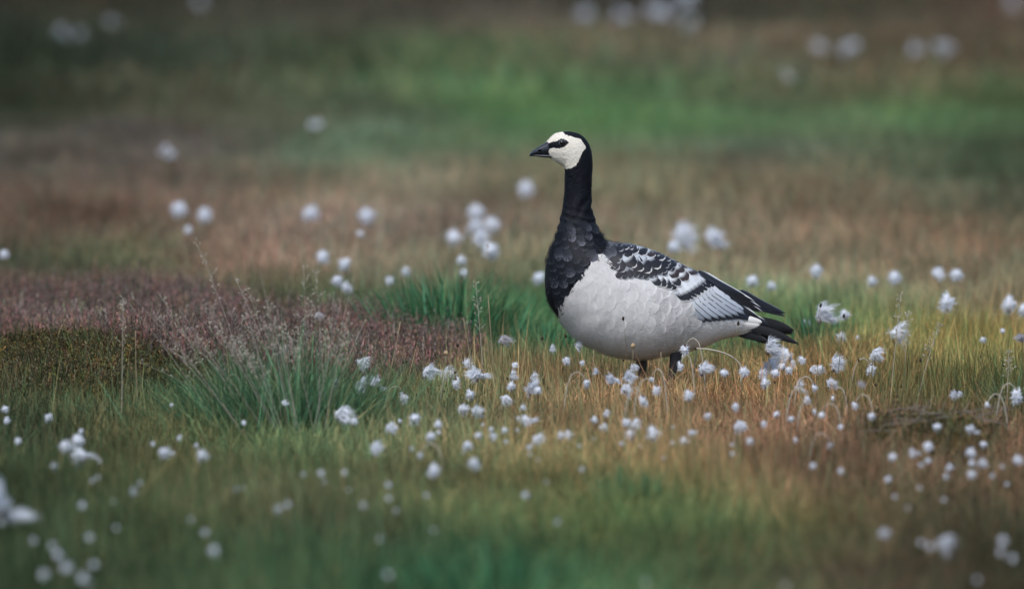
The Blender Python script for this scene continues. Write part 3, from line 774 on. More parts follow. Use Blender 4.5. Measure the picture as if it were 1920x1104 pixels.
for r in RR:
    F = r[0:2]; B = r[2:4]; C = (F + B) / 2; D_ = (B - F) / 2; hw = r[4]
    ct = np.cos(th); st = np.sin(th)
    cs = np.sign(ct) * np.abs(ct) ** .96; ss = np.sign(st) * np.abs(st) ** .88
    px = C[0] + D_[0] * cs; py = C[1] + D_[1] * cs; dy = -ss * hw / SG
    bpx.append(np.stack([px, py, dy], 1))
bpx = np.concatenate(bpx)
nR = len(RR)
px, py, dyv = bpx.T
seen = py + 60.25 * dyv * 0       # side-view row of each vertex
bv = np.stack([(px - PX0) / SG, dyv, (739.0 - py) / SG], 1)
ii = np.arange(nR * NA).reshape(nR, NA); jj = np.roll(ii, -1, 1)
bf = np.stack([ii[:-1], ii[1:], jj[1:], jj[:-1]], -1).reshape(-1, 4)
body_me = mesh_np('body', bv, bf)
nrm = np.zeros(len(bv) * 3, np.float32); body_me.vertices.foreach_get('normal', nrm); nrm = nrm.reshape(-1, 3)
if (nrm[:, 1] * dyv).sum() < 0:
    body_me.flip_normals(); nrm = -nrm
# plumage relief: neck furrows and soft lumps
neck = np.clip((py - 320) / 40, 0, 1) * np.clip((470 - py) / 40, 0, 1) * (px < 1150)
low = np.clip((py - 380) / 40, 0, 1)
fur = np.sin((px * .62 + py * .20) * .42 + 5 * vnoise(px * .05, py * .03, 51)) * (1 - low) + np.sin((py - .18 * px) * .42 + 4 * vnoise(px * .04, py * .02 + dyv * 9, 52)) * low
lump = vnoise(px * .08 + dyv * 30, py * .08, 53) - .5
disp = (neck * fur * 1.5 + lump * 1.2 * np.clip((py - 330) / 100, 0, 1) + (vnoise(px * .45, py * .45 + dyv * 60, 54) - .5) * .8) / SG
bv2 = bv + nrm * disp[:, None]
body_me.vertices.foreach_set('co', bv2.astype(np.float32).ravel()); body_me.update()

def inside(poly, x, y):
    x = np.asarray(x, float); y = np.asarray(y, float); c = np.zeros(x.shape, bool); n_ = len(poly)
    for i in range(n_):
        x1, y1 = poly[i]; x2, y2 = poly[(i + 1) % n_]
        k = ((y1 > y) != (y2 > y)) & (x < (x2 - x1) * (y - y1) / (y2 - y1 + 1e-9) + x1); c ^= k
    return c
z1 = lambda q: [(960 + a_ / 4.6, 220 + b_ / 4.6) for a_, b_ in q]
FACE = z1([(270,200),(320,150),(360,110),(432,100),(440,132),(455,148),(490,160),(540,170),(585,185),(615,220),(634,262),(600,300),(582,345),(565,385),(540,413),(510,433),(470,440),(440,440),(400,420),(340,375),(300,350),(280,300)])
LORE = z1([(270,225),(310,222),(345,212),(395,200),(405,188),(440,184),(470,196),(490,212),(468,236),(445,256),(405,267),(355,260),(325,272),(312,300),(330,345),(270,350)])
FLANK = [(1128.7,476),(1144.5,487.8),(1153.7,506),(1157.6,520.6),(1170.7,519),(1194,527),(1228.5,536),(1252,543),(1265,556),(1290,570),(1305,590),(1304,608),(1298,627),(1280,645),(1262,660),
         (1236,690),(1190,690),(1131,680),(1105,670),(1070,640),(1055,618),(1050,600),(1049,572),(1060,553),(1079,527),(1100,498)]
WINGP = [(1128,474),(1144,488),(1157,520),(1228,536),(1265,556),(1290,570),(1306,600),(1384,596),(1440,604),(1470,590),(1420,540),(1330,500),(1230,455),(1140,448)]
jx = (vnoise(px * .35, py * .35 + dyv * 50, 61) - .5) * 4 + (vnoise(px * .1, py * .1, 62) - .5) * 4
jy = (vnoise(px * .35, py * .35 + dyv * 50, 63) - .5) * 6
jf = np.where(py < 330, .30, 1.0)
qx = px + jx * jf; qy = py + jy * jf
BLACK = np.array((.0075, .009, .013)); WHITE = np.array((.67, .655, .64)); CREAM = np.array((.80, .74, .64)); DGREY = np.array((.10, .105, .12)); UNDER = np.array((.73, .71, .69))
bc_ = np.tile(UNDER, (len(px), 1))
front = np.interp(qy, [430, 476, 498, 527, 553, 572, 606, 640], [1210, 1130, 1100, 1079, 1060, 1051, 1056, 1050])
bc_[(qx < front) | (qy < 448)] = BLACK
bc_[inside(FLANK, qx, qy)] = WHITE
bc_[inside(WINGP, px, py) & ~inside(FLANK, px, py) & (px > 1128)] = DGREY
bc_[inside(FACE, qx, qy)] = CREAM
bc_[inside(LORE, qx, qy)] = BLACK * .8
set_col(body_me, 'col', np.concatenate([bc_, np.ones((len(px), 1))], 1))

# ---- plumage materials
def plumage_mat(name):
    m, n, l, out = new_mat(name)
    at = n.new('ShaderNodeAttribute'); at.attribute_name = 'col'
    tc = n.new('ShaderNodeTexCoord'); nz = n.new('ShaderNodeTexNoise'); nz.inputs['Scale'].default_value = 420; nz.inputs['Detail'].default_value = 5
    mp = n.new('ShaderNodeMapping'); mp.inputs['Scale'].default_value = (.45, .8, 1.0); l.new(tc.outputs['Object'], mp.inputs[0]); l.new(mp.outputs[0], nz.inputs['Vector'])
    v = math_node(n, l, 'ADD', math_node(n, l, 'MULTIPLY', nz.outputs[0], .4), .8)
    hsv = n.new('ShaderNodeHueSaturation'); l.new(at.outputs['Color'], hsv.inputs['Color']); l.new(v, hsv.inputs['Value'])
    p = n.new('ShaderNodeBsdfPrincipled'); p.inputs['Roughness'].default_value = .6; p.inputs['Specular IOR Level'].default_value = .14
    l.new(hsv.outputs[0], p.inputs['Base Color'])
    b = n.new('ShaderNodeBump'); b.inputs['Distance'].default_value = .0012; b.inputs['Strength'].default_value = .5
    l.new(nz.outputs[0], b.inputs['Height']); l.new(b.outputs[0], p.inputs['Normal'])
    l.new(p.outputs[0], out.inputs[0])
    return m
M_BODY = plumage_mat('plumage')

def feather_mat(name, stops, edge=None, edge_w=.12, edge_side='both', streak=.25, rough=.5, tipwave=.05, spec=.3, trans=0.0, vary=.24):
    """stops: (position along the vane, colour); edge: colour of the vane's margin"""
    m, n, l, out = new_mat(name)
    uv = n.new('ShaderNodeUVMap'); uv.uv_map = 'uv'
    s = n.new('ShaderNodeSeparateXYZ'); l.new(uv.outputs[0], s.inputs[0])
    u, v = s.outputs[0], s.outputs[1]
    inf = n.new('ShaderNodeObjectInfo')
    cu = math_node(n, l, 'ABSOLUTE', math_node(n, l, 'SUBTRACT', u, .5), 0)
    nz = n.new('ShaderNodeTexNoise'); nz.inputs['Scale'].default_value = 1.0; nz.inputs['Detail'].default_value = 3
    # barbs run out and forward from the shaft
    cb = n.new('ShaderNodeCombineXYZ')
    l.new(math_node(n, l, 'MULTIPLY', math_node(n, l, 'SUBTRACT', v, math_node(n, l, 'MULTIPLY', cu, .5)), 46), cb.inputs[0])
    l.new(math_node(n, l, 'MULTIPLY', u, 2.0), cb.inputs[1]); l.new(math_node(n, l, 'MULTIPLY', inf.outputs['Random'], 50), cb.inputs[2])
    l.new(cb.outputs[0], nz.inputs['Vector'])
    vv = math_node(n, l, 'ADD', v, math_node(n, l, 'MULTIPLY', math_node(n, l, 'SUBTRACT', nz.outputs[0], .5), tipwave * 2))
    vv = math_node(n, l, 'ADD', vv, math_node(n, l, 'MULTIPLY', math_node(n, l, 'MULTIPLY', cu, cu), .25))
    r = n.new('ShaderNodeValToRGB'); l.new(vv, r.inputs[0])
    el = r.color_ramp.elements
    while len(el) < len(stops): el.new(.5)
    for q, (p_, c_) in zip(el, stops): q.position = p_; q.color = (*c_, 1)
    c = r.outputs[0]
    if edge is not None:
        if edge_side == 'both': d = math_node(n, l, 'SUBTRACT', cu, .5 - edge_w)
        elif edge_side == 'low': d = math_node(n, l, 'SUBTRACT', u, 1 - edge_w)
        else: d = math_node(n, l, 'SUBTRACT', edge_w, u)
        d = math_node(n, l, 'ADD', d, math_node(n, l, 'MULTIPLY', math_node(n, l, 'SUBTRACT', nz.outputs[0], .5), .08))
        mr = n.new('ShaderNodeMapRange'); mr.inputs[1].default_value = -.015; mr.inputs[2].default_value = .03; l.new(d, mr.inputs[0])
        c = mix_col(n, l, 'MIX', mr.outputs[0], c, edge)
    val = math_node(n, l, 'ADD', math_node(n, l, 'MULTIPLY', nz.outputs[0], 2 * streak), 1 - streak)
    val = math_node(n, l, 'MULTIPLY', val, math_node(n, l, 'ADD', math_node(n, l, 'MULTIPLY', inf.outputs['Random'], vary), 1 - vary / 2))
    hsv = n.new('ShaderNodeHueSaturation'); l.new(c, hsv.inputs['Color']); l.new(val, hsv.inputs['Value'])
    if trans > 0:
        leafy(n, l, out, hsv.outputs[0], trans, rough, spec)
    else:
        p = n.new('ShaderNodeBsdfPrincipled'); p.inputs['Roughness'].default_value = rough; p.inputs['Specular IOR Level'].default_value = spec
        l.new(hsv.outputs[0], p.inputs['Base Color'])
        b = n.new('ShaderNodeBump'); b.inputs['Distance'].default_value = .0006; b.inputs['Strength'].default_value = .4
        l.new(nz.outputs[0], b.inputs['Height']); l.new(b.outputs[0], p.inputs['Normal'])
        l.new(p.outputs[0], out.inputs[0])
    return m
PALE = (.47, .495, .53); PALE2 = (.61, .625, .645); DK = (.016, .017, .022); BRN = (.040, .030, .030); TIPW = (.62, .60, .58)
F_SCAP = feather_mat('scapular_feather', [(0, PALE), (.60, PALE), (.72, DK), (.95, DK), (.99, TIPW)], tipwave=.03)
F_SCAPD = feather_mat('dark_scapular_feather', [(0, (.20, .22, .26)), (.30, (.28, .31, .36)), (.46, (.06, .065, .08)), (.58, DK), (.95, DK), (.99, TIPW)], tipwave=.04)
F_SCAPB = feather_mat('worn_scapular_feather', [(0, PALE2), (.58, PALE2), (.74, BRN), (.95, BRN), (.99, TIPW)], tipwave=.04)
F_SMALL = feather_mat('small_covert_feather', [(0, PALE), (.30, (.2, .21, .24)), (.45, DK), (.92, DK), (.98, (.34, .34, .35))], tipwave=.04)
F_COV = feather_mat('wing_covert_feather', [(0, PALE2), (.62, PALE2), (.75, DK), (.95, DK), (1, TIPW)], edge=(.62, .64, .66), edge_w=.06, tipwave=.03)
F_SEC = feather_mat('secondary_feather', [(0, PALE2), (.55, (.46, .50, .56)), (.84, (.36, .40, .46)), (1, (.05, .055, .07))], edge=(.03, .035, .05), edge_w=.08, edge_side='low', tipwave=.02, streak=.12)
F_TERT = feather_mat('tertial_feather', [(0, DK), (1, DK)], edge=(.70, .71, .73), edge_w=.27, edge_side='high', tipwave=.02)
F_PRIM = feather_mat('primary_feather', [(0, (.022, .026, .036)), (.6, (.020, .025, .036)), (1, (.018, .021, .030))], edge=(.16, .18, .22), edge_w=.10, edge_side='high', rough=.4)
F_TAIL = feather_mat('tail_feather', [(0, (.010, .010, .012)), (1, (.008, .008, .010))], rough=.5)
F_FLANK = feather_mat('flank_feather', [(0, (.67, .655, .64)), (.70, (.66, .645, .63)), (.88, (.62, .605, .59)), (.95, (.69, .675, .66)), (1, (.74, .73, .72))], tipwave=.03, streak=.10, rough=.7, spec=.15, vary=.07)
F_FLANKR = feather_mat('rear_flank_feather', [(0, (.64, .625, .61)), (.55, (.61, .595, .58)), (.86, (.49, .475, .47)), (.94, (.66, .645, .63)), (1, (.75, .74, .73))], tipwave=.03, streak=.10, rough=.7, spec=.15, vary=.07)
F_BREAST = feather_mat('breast_feather', [(0, (.009, .011, .016)), (.70, (.009, .011, .016)), (.90, (.020, .023, .031)), (1, (.055, .060, .074))], tipwave=.05, streak=.2, rough=.55, spec=.14)  # grey tip paints in the gloss where light catches the black edge
F_BREASTG = feather_mat('sheen_edged_breast_feather', [(0, (.010, .012, .017)), (.5, (.018, .021, .029)), (.82, (.060, .064, .080)), (1, (.12, .12, .14))], tipwave=.08, streak=.25, rough=.55, spec=.16)  # stronger painted sheen: grey of the lit edge spreads further up the vane
F_RUMP = feather_mat('rump_feather', [(0, (.8, .78, .75)), (1, (.86, .84, .81))], tipwave=.05, streak=.08, rough=.8, spec=.1)
M_BILL = simple_mat('bill_horn', (.026, .031, .042), .30, 0, .5, 120, .3, .0005)
M_EYE = simple_mat('eye', (.006, .005, .005), .06, 0, .7, 30, .1)
M_RIM = simple_mat('eye_rim', (.09, .10, .115), .4, 0, .3, 200, .3)
M_LEG = simple_mat('leg_scales', (.045, .047, .054), .55, 0, .35, 500, .4, .0008)

body = obj('body', body_me, M_BODY, goose)

# ---- near-surface depth map of the body in side view
bvh = BVHTree.FromPolygons([tuple(map(float, q)) for q in bv2], [tuple(map(int, q)) for q in bf])
gxs = np.arange(985, 1510, 2.5); gys = np.arange(240, 722, 2.5)
DM = np.full((len(gys), len(gxs)), np.nan)
dvec = Vector((0, 1, -60.25 / SG)).normalized()
for a_, yy in enumerate(gys):
    for b_, xx in enumerate(gxs):
        hit = bvh.ray_cast(L3(xx, yy, -1.0), dvec)
        if hit[0] is not None: DM[a_, b_] = hit[0].y
known = ~np.isnan(DM)
for it in range(60):
    bad = np.isnan(DM)
    if not bad.any(): break
    pad = np.pad(DM, 1, constant_values=np.nan)
    st_ = np.stack([pad[:-2, 1:-1], pad[2:, 1:-1], pad[1:-1, :-2], pad[1:-1, 2:]])
    with np.errstate(all='ignore'):
        import warnings; warnings.simplefilter('ignore')
        mn = np.nanmean(st_, 0)
    DM = np.where(bad, mn, DM)
DM = np.nan_to_num(DM, nan=0.0)
for it in range(2):
    pad = np.pad(DM, 1, mode='edge'); DM = (pad[:-2, 1:-1] + pad[2:, 1:-1] + pad[1:-1, :-2] + pad[1:-1, 2:] + 4 * DM) / 8
def ridge(x, y):
    k_ = min(1, max(0, (x - 1075) / 50)) * min(1, max(0, (1310 - x) / 30)) * min(1, max(0, (y - 500) / 40)) * min(1, max(0, (668 - y) / 30))
    ph_ = (x + .10 * (y - 560) + 16 * float(vnoise(x * .02, y * .03, 71)) + .0012 * (y - 590) ** 2 * (1 if x > 1180 else .3)) / 27.0
    return -k_ * .0017 * (1 - abs(math.sin(ph_ * PI)) ** .8)
def depth(x, y):
    fx = min(max((x - gxs[0]) / 2.5, 0), len(gxs) - 1.001); fy = min(max((y - gys[0]) / 2.5, 0), len(gys) - 1.001)
    i = int(fx); j = int(fy); tx = fx - i; ty = fy - j
    return ridge(x, y) + (DM[j, i] * (1 - tx) + DM[j, i + 1] * tx) * (1 - ty) + (DM[j + 1, i] * (1 - tx) + DM[j + 1, i + 1] * tx) * ty

ROWMIN = {}; COLMAX = {}; COLMIN = {}
for a_ in range(len(gys)):
    kk = np.where(known[a_])[0]
    if len(kk): ROWMIN[a_] = gxs[kk[0]] + 1.5
for b_ in range(len(gxs)):
    kk = np.where(known[:, b_])[0]
    if len(kk): COLMAX[b_] = gys[kk[-1]] - 1.0; COLMIN[b_] = gys[kk[0]]
def hug(q):
    """keep a point of a body feather on the body's side outline"""
    x_, y_ = q
    b_ = int(round((x_ - gxs[0]) / 2.5))
    if b_ in COLMAX: y_ = max(min(y_, COLMAX[b_]), COLMIN[b_] + 1.5)
    a_ = int(round((y_ - gys[0]) / 2.5))
    if a_ in ROWMIN: x_ = max(x_, ROWMIN[a_])
    return np.array([x_, y_])
def feather(name, base, tip, width, mat, parent, off0=.0004, off1=.0032, bend=0.0, shape='round', camber=.0015, dyf=None, nv=6, nu=4, curl=0.0):
    """a single feather lying on the bird: base and tip in side view, width in the same unit, a gently cambered vane"""
    base = np.array(base, float); tip = np.array(tip, float); ax = tip - base; L = np.linalg.norm(ax); ax = ax / L; pr = np.array([-ax[1], ax[0]])
    v = []; uv = []; f = []
    for i in range(nv + 1):
        t = i / nv
        if shape == 'round':
            t = (t * .55 + .45 * math.sin(t * PI / 2)); wv = min(1, (t / .22 + .15)) ** .6
            if t > .55: wv *= max(0.0, 1 - ((t - .55) / .45) ** 2.8) ** .5
            if i == nv: wv = .24
        elif shape == 'square':
            wv = min(1, (t / .2 + .3)) ** .6 * (1 if t < .85 else 1 - .55 * ((t - .85) / .15) ** 2)
        else:                                    # long pointed flight feather
            wv = min(1, t / .2 + .35) ** .6 * (max(0.0, 1 - max(0, (t - .45) / .55) ** 2.2) * .95 + .05)
        c = base + ax * L * t + pr * bend * math.sin(t * PI)
        for k in range(nu + 1):
            u = -1 + 2 * k / nu
            q = c + pr * u * wv * width / 2
            if shape == 'square': q = q - ax * (abs(u) ** 2) * width * .12 * t
            if parent is body and not dyf: q = hug(q)
            if parent.name.startswith('wing') and not dyf and q[0] < 1325:
                b_ = int(round((q[0] - gxs[0]) / 2.5))
                if b_ in COLMIN: q[1] = max(q[1], COLMIN[b_] + 1.0)
            d = dyf(t, q) if dyf else depth(q[0], q[1])
            d = d - (off0 + (off1 - off0) * t ** 1.2) + camber * u * u - curl * max(0, t - .8) * .02
            v.append(L3(q[0], q[1], d)); uv.append((k / nu, t))
    for i in range(nv):
        for k in range(nu):
            a_ = i * (nu + 1) + k; f.append((a_, a_ + 1, a_ + nu + 2, a_ + nu + 1))
    me = mesh(name, v, f)
    ul = me.uv_layers.new(name='uv')
    for lp in me.loops: ul.data[lp.index].uv = uv[lp.vertex_index]
    o = obj(name, me, mat, parent)
    return o

# ---- flank, breast and rump feathers (children of the body)
made = []
def grid(poly, sx, sy, ang):
    xs = [q[0] for q in poly]; ys_ = [q[1] for q in poly]; ca, sa = math.cos(ang), math.sin(ang); out_ = []
    cx, cy = sum(xs) / len(xs), sum(ys_) / len(ys_); row = 0
    for j in np.arange(-260, 260, sy):
        for i in np.arange(-260, 260, sx):
            a_ = i + (sx / 2 if row % 2 else 0); x_ = cx + a_ * ca - j * sa; y_ = cy + a_ * sa + j * ca
            if inside(poly, np.array([x_]), np.array([y_]))[0]: out_.append((x_, y_))
        row += 1
    return out_
R2 = random.Random(5)
FL2 = [(x_, min(y_, 676)) for x_, y_ in FLANK]
for (x_, y_) in grid(FL2, 25, 18, math.radians(6)):
    x_ += R2.uniform(-4, 4); y_ += R2.uniform(-3, 3)
    if y_ > 664: continue
    rear = x_ > 1225
    lay = .0012 + .0032 * (1310 - x_) / 200 + .0009 * (680 - y_) / 150
    a_ = math.radians(R2.gauss(8, 5) + (14 if rear else 0) + np.interp(y_, [480, 560, 660], [10, 2, -6]))
    Lf = R2.uniform(50, 62); wd = R2.uniform(30, 40)
    fb = (x_ - math.cos(a_) * Lf * .75, y_ - math.sin(a_) * Lf * .75)
    fl = float(np.interp(fb[1], [430, 476, 498, 527, 553, 572, 606, 640], [1210, 1132, 1104, 1083, 1064, 1056, 1060, 1062])) + R2.uniform(-1, 5)
    fb = (max(fb[0], fl), fb[1])
    if x_ + math.cos(a_) * Lf * .25 - fb[0] < 16: continue
    made.append(feather('flank_feather', fb, (x_ + math.cos(a_) * Lf * .25, y_ + math.sin(a_) * Lf * .25), wd,
            F_FLANKR if (rear and R2.random() < .75) else F_FLANK, body, lay, lay + .0009, shape='round', camber=.0002, bend=R2.uniform(-2, 2), nv=8, nu=4))
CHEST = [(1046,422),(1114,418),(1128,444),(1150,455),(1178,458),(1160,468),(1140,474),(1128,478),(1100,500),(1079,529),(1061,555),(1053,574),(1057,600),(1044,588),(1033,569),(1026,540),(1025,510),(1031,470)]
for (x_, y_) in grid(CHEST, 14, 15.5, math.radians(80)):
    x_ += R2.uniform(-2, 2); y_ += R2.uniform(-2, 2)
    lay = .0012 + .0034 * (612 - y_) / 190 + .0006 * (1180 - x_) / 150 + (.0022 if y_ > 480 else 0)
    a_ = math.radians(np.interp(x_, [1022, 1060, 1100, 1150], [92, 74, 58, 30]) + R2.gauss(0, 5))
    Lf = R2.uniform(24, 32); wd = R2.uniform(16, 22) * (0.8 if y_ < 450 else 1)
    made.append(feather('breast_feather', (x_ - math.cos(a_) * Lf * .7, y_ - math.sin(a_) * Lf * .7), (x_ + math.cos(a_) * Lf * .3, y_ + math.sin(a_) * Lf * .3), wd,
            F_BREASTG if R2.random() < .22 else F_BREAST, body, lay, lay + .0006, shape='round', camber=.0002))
for (x_, y_) in [(1418, 612), (1408, 603), (1412, 610), (1404, 612), (1399, 603), (1422, 606)]:
    made.append(feather('rump_feather', (x_ - 26, y_ - 6), (x_ + R2.uniform(2, 8), y_ + R2.uniform(-2, 4)), 20, F_RUMP, body, .001, .009, camber=.006, dyf=lambda t, q: -.043 + .012 * t))

# ---- wing: a slim folded fore-wing under its feathers
def wing_surface():
    poly = [(1134,480),(1150,500),(1160,520),(1200,528),(1252,543),(1290,570),(1312,592),(1380,588),(1405,587),(1388,568),(1345,540),(1296,514),(1236,486),(1190,470),(1150,468)]
    bm = bmesh.new()
    for y_ in np.arange(452, 612, 4.0):
        for x_ in np.arange(1124, 1436, 4.0):
            c = [(x_, y_), (x_ + 4, y_), (x_ + 4, y_ + 4), (x_, y_ + 4)]
            if inside(poly, np.array([x_ + 2]), np.array([y_ + 2]))[0]:
                bm.faces.new([bm.verts.new(L3(p_[0], p_[1], depth(*p_) - .0012)) for p_ in c])
    bmesh.ops.remove_doubles(bm, verts=bm.verts, dist=1e-6)
    me = bpy.data.meshes.new('wing'); bm.to_mesh(me); bm.free()
    me.polygons.foreach_set('use_smooth', [True] * len(me.polygons))
    return me
wing = obj('wing', wing_surface(), simple_mat('wing_base', (.17, .18, .20), .7, 0, .2, 300, .3), goose)
z8 = lambda a_, b_: (1120 + a_ / 6.9, 440 + b_ / 6.9)
z3 = lambda a_, b_: (1240 + a_ / 3.807, 430 + b_ / 3.807)
def wf(name, c, ang, L, wd, mat, o0, o1, fwd=7, shape='round', **kw):
    a_ = math.radians(ang); tx_, ty_ = c[0] + math.cos(a_) * fwd, c[1] + math.sin(a_) * fwd
    return feather(name, (tx_ - math.cos(a_) * L, ty_ - math.sin(a_) * L), (tx_, ty_), wd, mat, wing, o0, o1, shape=shape, **kw)
# secondaries, from the lowest up
sb = [(185,525),(212,508),(238,490),(265,474),(291,458),(317,442),(343,427),(366,412)]
stp = [(300,662),(352,655),(404,647),(455,640),(505,633),(550,626),(594,613),(640,600)]
for i, (b_, t_) in enumerate(zip(sb, stp)):
    feather('secondary_feather', z3(*b_), z3(*t_), 19, F_SEC, wing, .0022 + i * .0007, .0035 + i * .0009, shape='blade', bend=-1.5, camber=.0006, nv=8)
# tertials and folded primaries
for (b_, t_, wd, mt, o_) in (((352,395),(690,625),15,F_TERT,.0095), ((340,362),(716,588),15,F_TERT,.0112), ((318,330),(700,556),15,F_TERT,.0128), ((290,312),(660,515),14,F_TERT,.0142), ((262,300),(590,472),11,F_PRIM,.0150),
                             ((470,560),(778,688),10,F_PRIM,.0080), ((470,540),(760,672),10,F_PRIM,.0088), ((480,520),(735,648),10,F_TERT,.0094)):
    feather('flight_feather', z3(*b_), z3(*t_), wd, mt, wing, o_ * .6, o_, shape='blade', bend=3.0, camber=.0006, nv=9,
            dyf=(lambda t, q: min(depth(q[0], q[1]), -.030)))
for (b_, t_) in (((560,440),(886,602)), ((540,450),(872,592)), ((520,440),(850,575))):
    feather('wing_tip_feather', z3(*b_), z3(*t_), 14, F_PRIM, wing, .0, .002, shape='blade', bend=3.5, camber=.0006, nv=9, dyf=(lambda t, q: -.022 + .012 * t))
# greater coverts: two groups with a dark band at the tips
for i, c in enumerate([(1440,680),(1395,715),(1350,745),(1305,775),(1258,802),(1212,828),(1165,845),(1118,848)]):
    wf('covert_feather', z8(*c), 47, 62, 15, F_COV, .0036, .0060 - i * .0002, fwd=4, shape='square', camber=.0004)
for i, c in enumerate([(1048,655),(990,705),(930,690),(862,665),(790,655)]):
    wf('covert_feather', z8(*c), 50, 50, 17, F_COV, .0036, .0064 - i * .0002, fwd=4, shape='square', camber=.0004)
for i, c in enumerate([(1250,480),(1130,560),(1080,455),(1000,525),(1125,395)]):
    wf('covert_feather', z8(*c), 47, 40, 19, F_SCAPB, .0042, .0070, fwd=8, shape='square', camber=.0006)
for i, c in enumerate([(275,540),(350,548),(420,535),(490,525),(550,535),(690,528),(735,515),(795,490),(850,465),(880,400),(905,360),(920,440),(980,390),(955,450),(860,500),(620,545)]):
    wf('small_covert_feather', z8(*c), 52, 26, 14, F_SMALL, .0042, .0074, fwd=6, camber=.0008)
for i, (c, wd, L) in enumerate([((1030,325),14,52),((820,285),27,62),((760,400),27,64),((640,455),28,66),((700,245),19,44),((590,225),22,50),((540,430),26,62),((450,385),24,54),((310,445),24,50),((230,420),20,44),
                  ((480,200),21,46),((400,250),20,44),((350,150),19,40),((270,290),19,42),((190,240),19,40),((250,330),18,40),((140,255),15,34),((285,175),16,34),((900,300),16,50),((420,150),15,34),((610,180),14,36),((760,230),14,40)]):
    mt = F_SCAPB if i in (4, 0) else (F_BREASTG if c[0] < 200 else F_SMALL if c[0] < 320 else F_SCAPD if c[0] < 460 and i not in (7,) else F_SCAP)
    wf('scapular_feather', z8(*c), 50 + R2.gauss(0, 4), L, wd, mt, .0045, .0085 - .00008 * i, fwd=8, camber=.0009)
# the far wing mirrors the near one
wing2 = wing.copy(); COL.objects.link(wing2); wing2.scale = (1, -1, 1); wing2.location.z = -.008
for ch in list(wing.children):
    c = ch.copy(); COL.objects.link(c); c.parent = wing2
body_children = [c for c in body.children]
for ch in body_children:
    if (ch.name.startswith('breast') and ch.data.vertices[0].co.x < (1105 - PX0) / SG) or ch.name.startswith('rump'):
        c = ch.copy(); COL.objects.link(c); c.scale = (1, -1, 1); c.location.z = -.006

# ---- tail fan
tail = obj('tail', None, None, goose) if False else None
for k, (b_, t_, wd, d0, d1) in enumerate((((600,650),(945,722),20,-.020,-.040), ((590,660),(940,735),20,-.004,-.012), ((600,670),(935,745),20,.010,.018), ((610,690),(976,821),16,-.034,-.062),
                                   ((600,690),(960,800),18,.024,.05), ((540,738),(765,806),15,-.022,-.045), ((560,745),(860,838),14,.006,.012), ((600,720),(905,795),16,-.012,-.02))):
    feather('tail_feather', z3(*b_), z3(*t_), wd, F_TAIL, goose, 0, 0, shape='blade', bend=-3, camber=.001, nv=8, dyf=(lambda t, q, d0=d0, d1=d1: d0 + (d1 - d0) * t))

# ---- soft barbs that roughen the outline of head, neck and belly
nb = 15000
pick = rng.integers(0, len(bv2), nb)
flk = inside(FLANK, px, py) & (py < 676); brs = (qx < front) & (py >= 430) & ~flk
lift = np.where(flk, .0012 + .0032 * (1310 - px) / 200 + .0009 * (680 - py) / 150 + .0006, np.where(brs, .0014 + .0034 * (612 - py) / 190, 0.0))
lift = np.where(brs & (py > 480), lift + .0022, lift)
extra = np.where(flk | brs)[0]
pick = np.concatenate([pick, rng.choice(np.where(flk)[0], 10500), rng.choice(np.where(brs)[0], 1600)])
w_ok = (py[pick] < 455) | ((px[pick] > 1290) & (py[pick] > 600)) | (py[pick] > 600) | flk[pick] | brs[pick]
pick = pick[w_ok & (px[pick] > 1026) & ~inside(LORE, px[pick], py[pick])]
ring = pick // NA; nxt = np.minimum(ring + 3, nR - 1) * NA + pick % NA
tan = bv2[nxt] - bv2[pick]; tan /= np.linalg.norm(tan, axis=1)[:, None] + 1e-9
ll = np.where(py[pick] < 320, 3.2, np.where(py[pick] < 455, 5.0, 7.0)) / SG * rng.uniform(.6, 1.3, len(pick))
sd = np.cross(tan, nrm[pick]); wdt = (ll * .16)[:, None]
bv3 = bv2[pick] + nrm[pick] * lift[pick][:, None]
tipv = bv3 + tan * ll[:, None] * .95 + nrm[pick] * ll[:, None] * (rng.uniform(.05, .32, len(pick)) * np.where(flk[pick] | brs[pick], .35, 1))[:, None]
bv3 = bv2[pick] + nrm[pick] * lift[pick][:, None]
b0 = bv3 - nrm[pick] * .0003
vv_ = np.stack([b0 - sd * wdt, b0 + sd * wdt, tipv], 1).reshape(-1, 3)
dm = mesh_np('down_barbs', vv_, np.arange(len(vv_)).reshape(-1, 3), True)
set_col(dm, 'col', np.repeat(np.concatenate([bc_[pick] * rng.uniform(.85, 1.12, (len(pick), 1)), np.ones((len(pick), 1))], 1), 3, 0))
o = obj('down_barbs', dm, M_BODY, body); o['kind'] = 'stuff'

# ---- bill
def loft(name, rings, nseg, mat, parent, close=True):
    v = []; f = []
    for (fx, fy, tx_, ty_, hw) in rings:
        for j in range(nseg):
            q = 2 * PI * j / nseg; cs, sn = math.cos(q), math.sin(q)
            v.append(L3((fx + tx_) / 2 + (tx_ - fx) / 2 * cs, (fy + ty_) / 2 + (ty_ - fy) / 2 * cs, 0) + Vector((0, -math.copysign(abs(sn) ** .85, sn) * hw / SG, 0)))
    for i in range(len(rings) - 1):
        for j in range(nseg): f.append((i * nseg + j, (i + 1) * nseg + j, (i + 1) * nseg + (j + 1) % nseg, i * nseg + (j + 1) % nseg))
    f.append(tuple(range(nseg))); f.append(tuple((len(rings) - 1) * nseg + j for j in range(nseg - 1, -1, -1)))
    return obj(name, mesh(name, v, f), mat, parent)
BR = catmull(np.array([(1034,290.5,1028,262,10),(1027.5,290,1022.8,267.6,10.3),(1018,289.6,1014.5,272.4,9.3),(1009,289.8,1007.5,276.8,8.6),(1001.5,290.6,1000.8,281.2,7.6),(996.5,292.2,996.2,284.8,5.8),(993.6,293.8,993.2,288,3.4),(992.8,293.6,992.5,290.5,1.5)], float), 4)
bill = loft('upper_bill', BR, 20, M_BILL, goose)
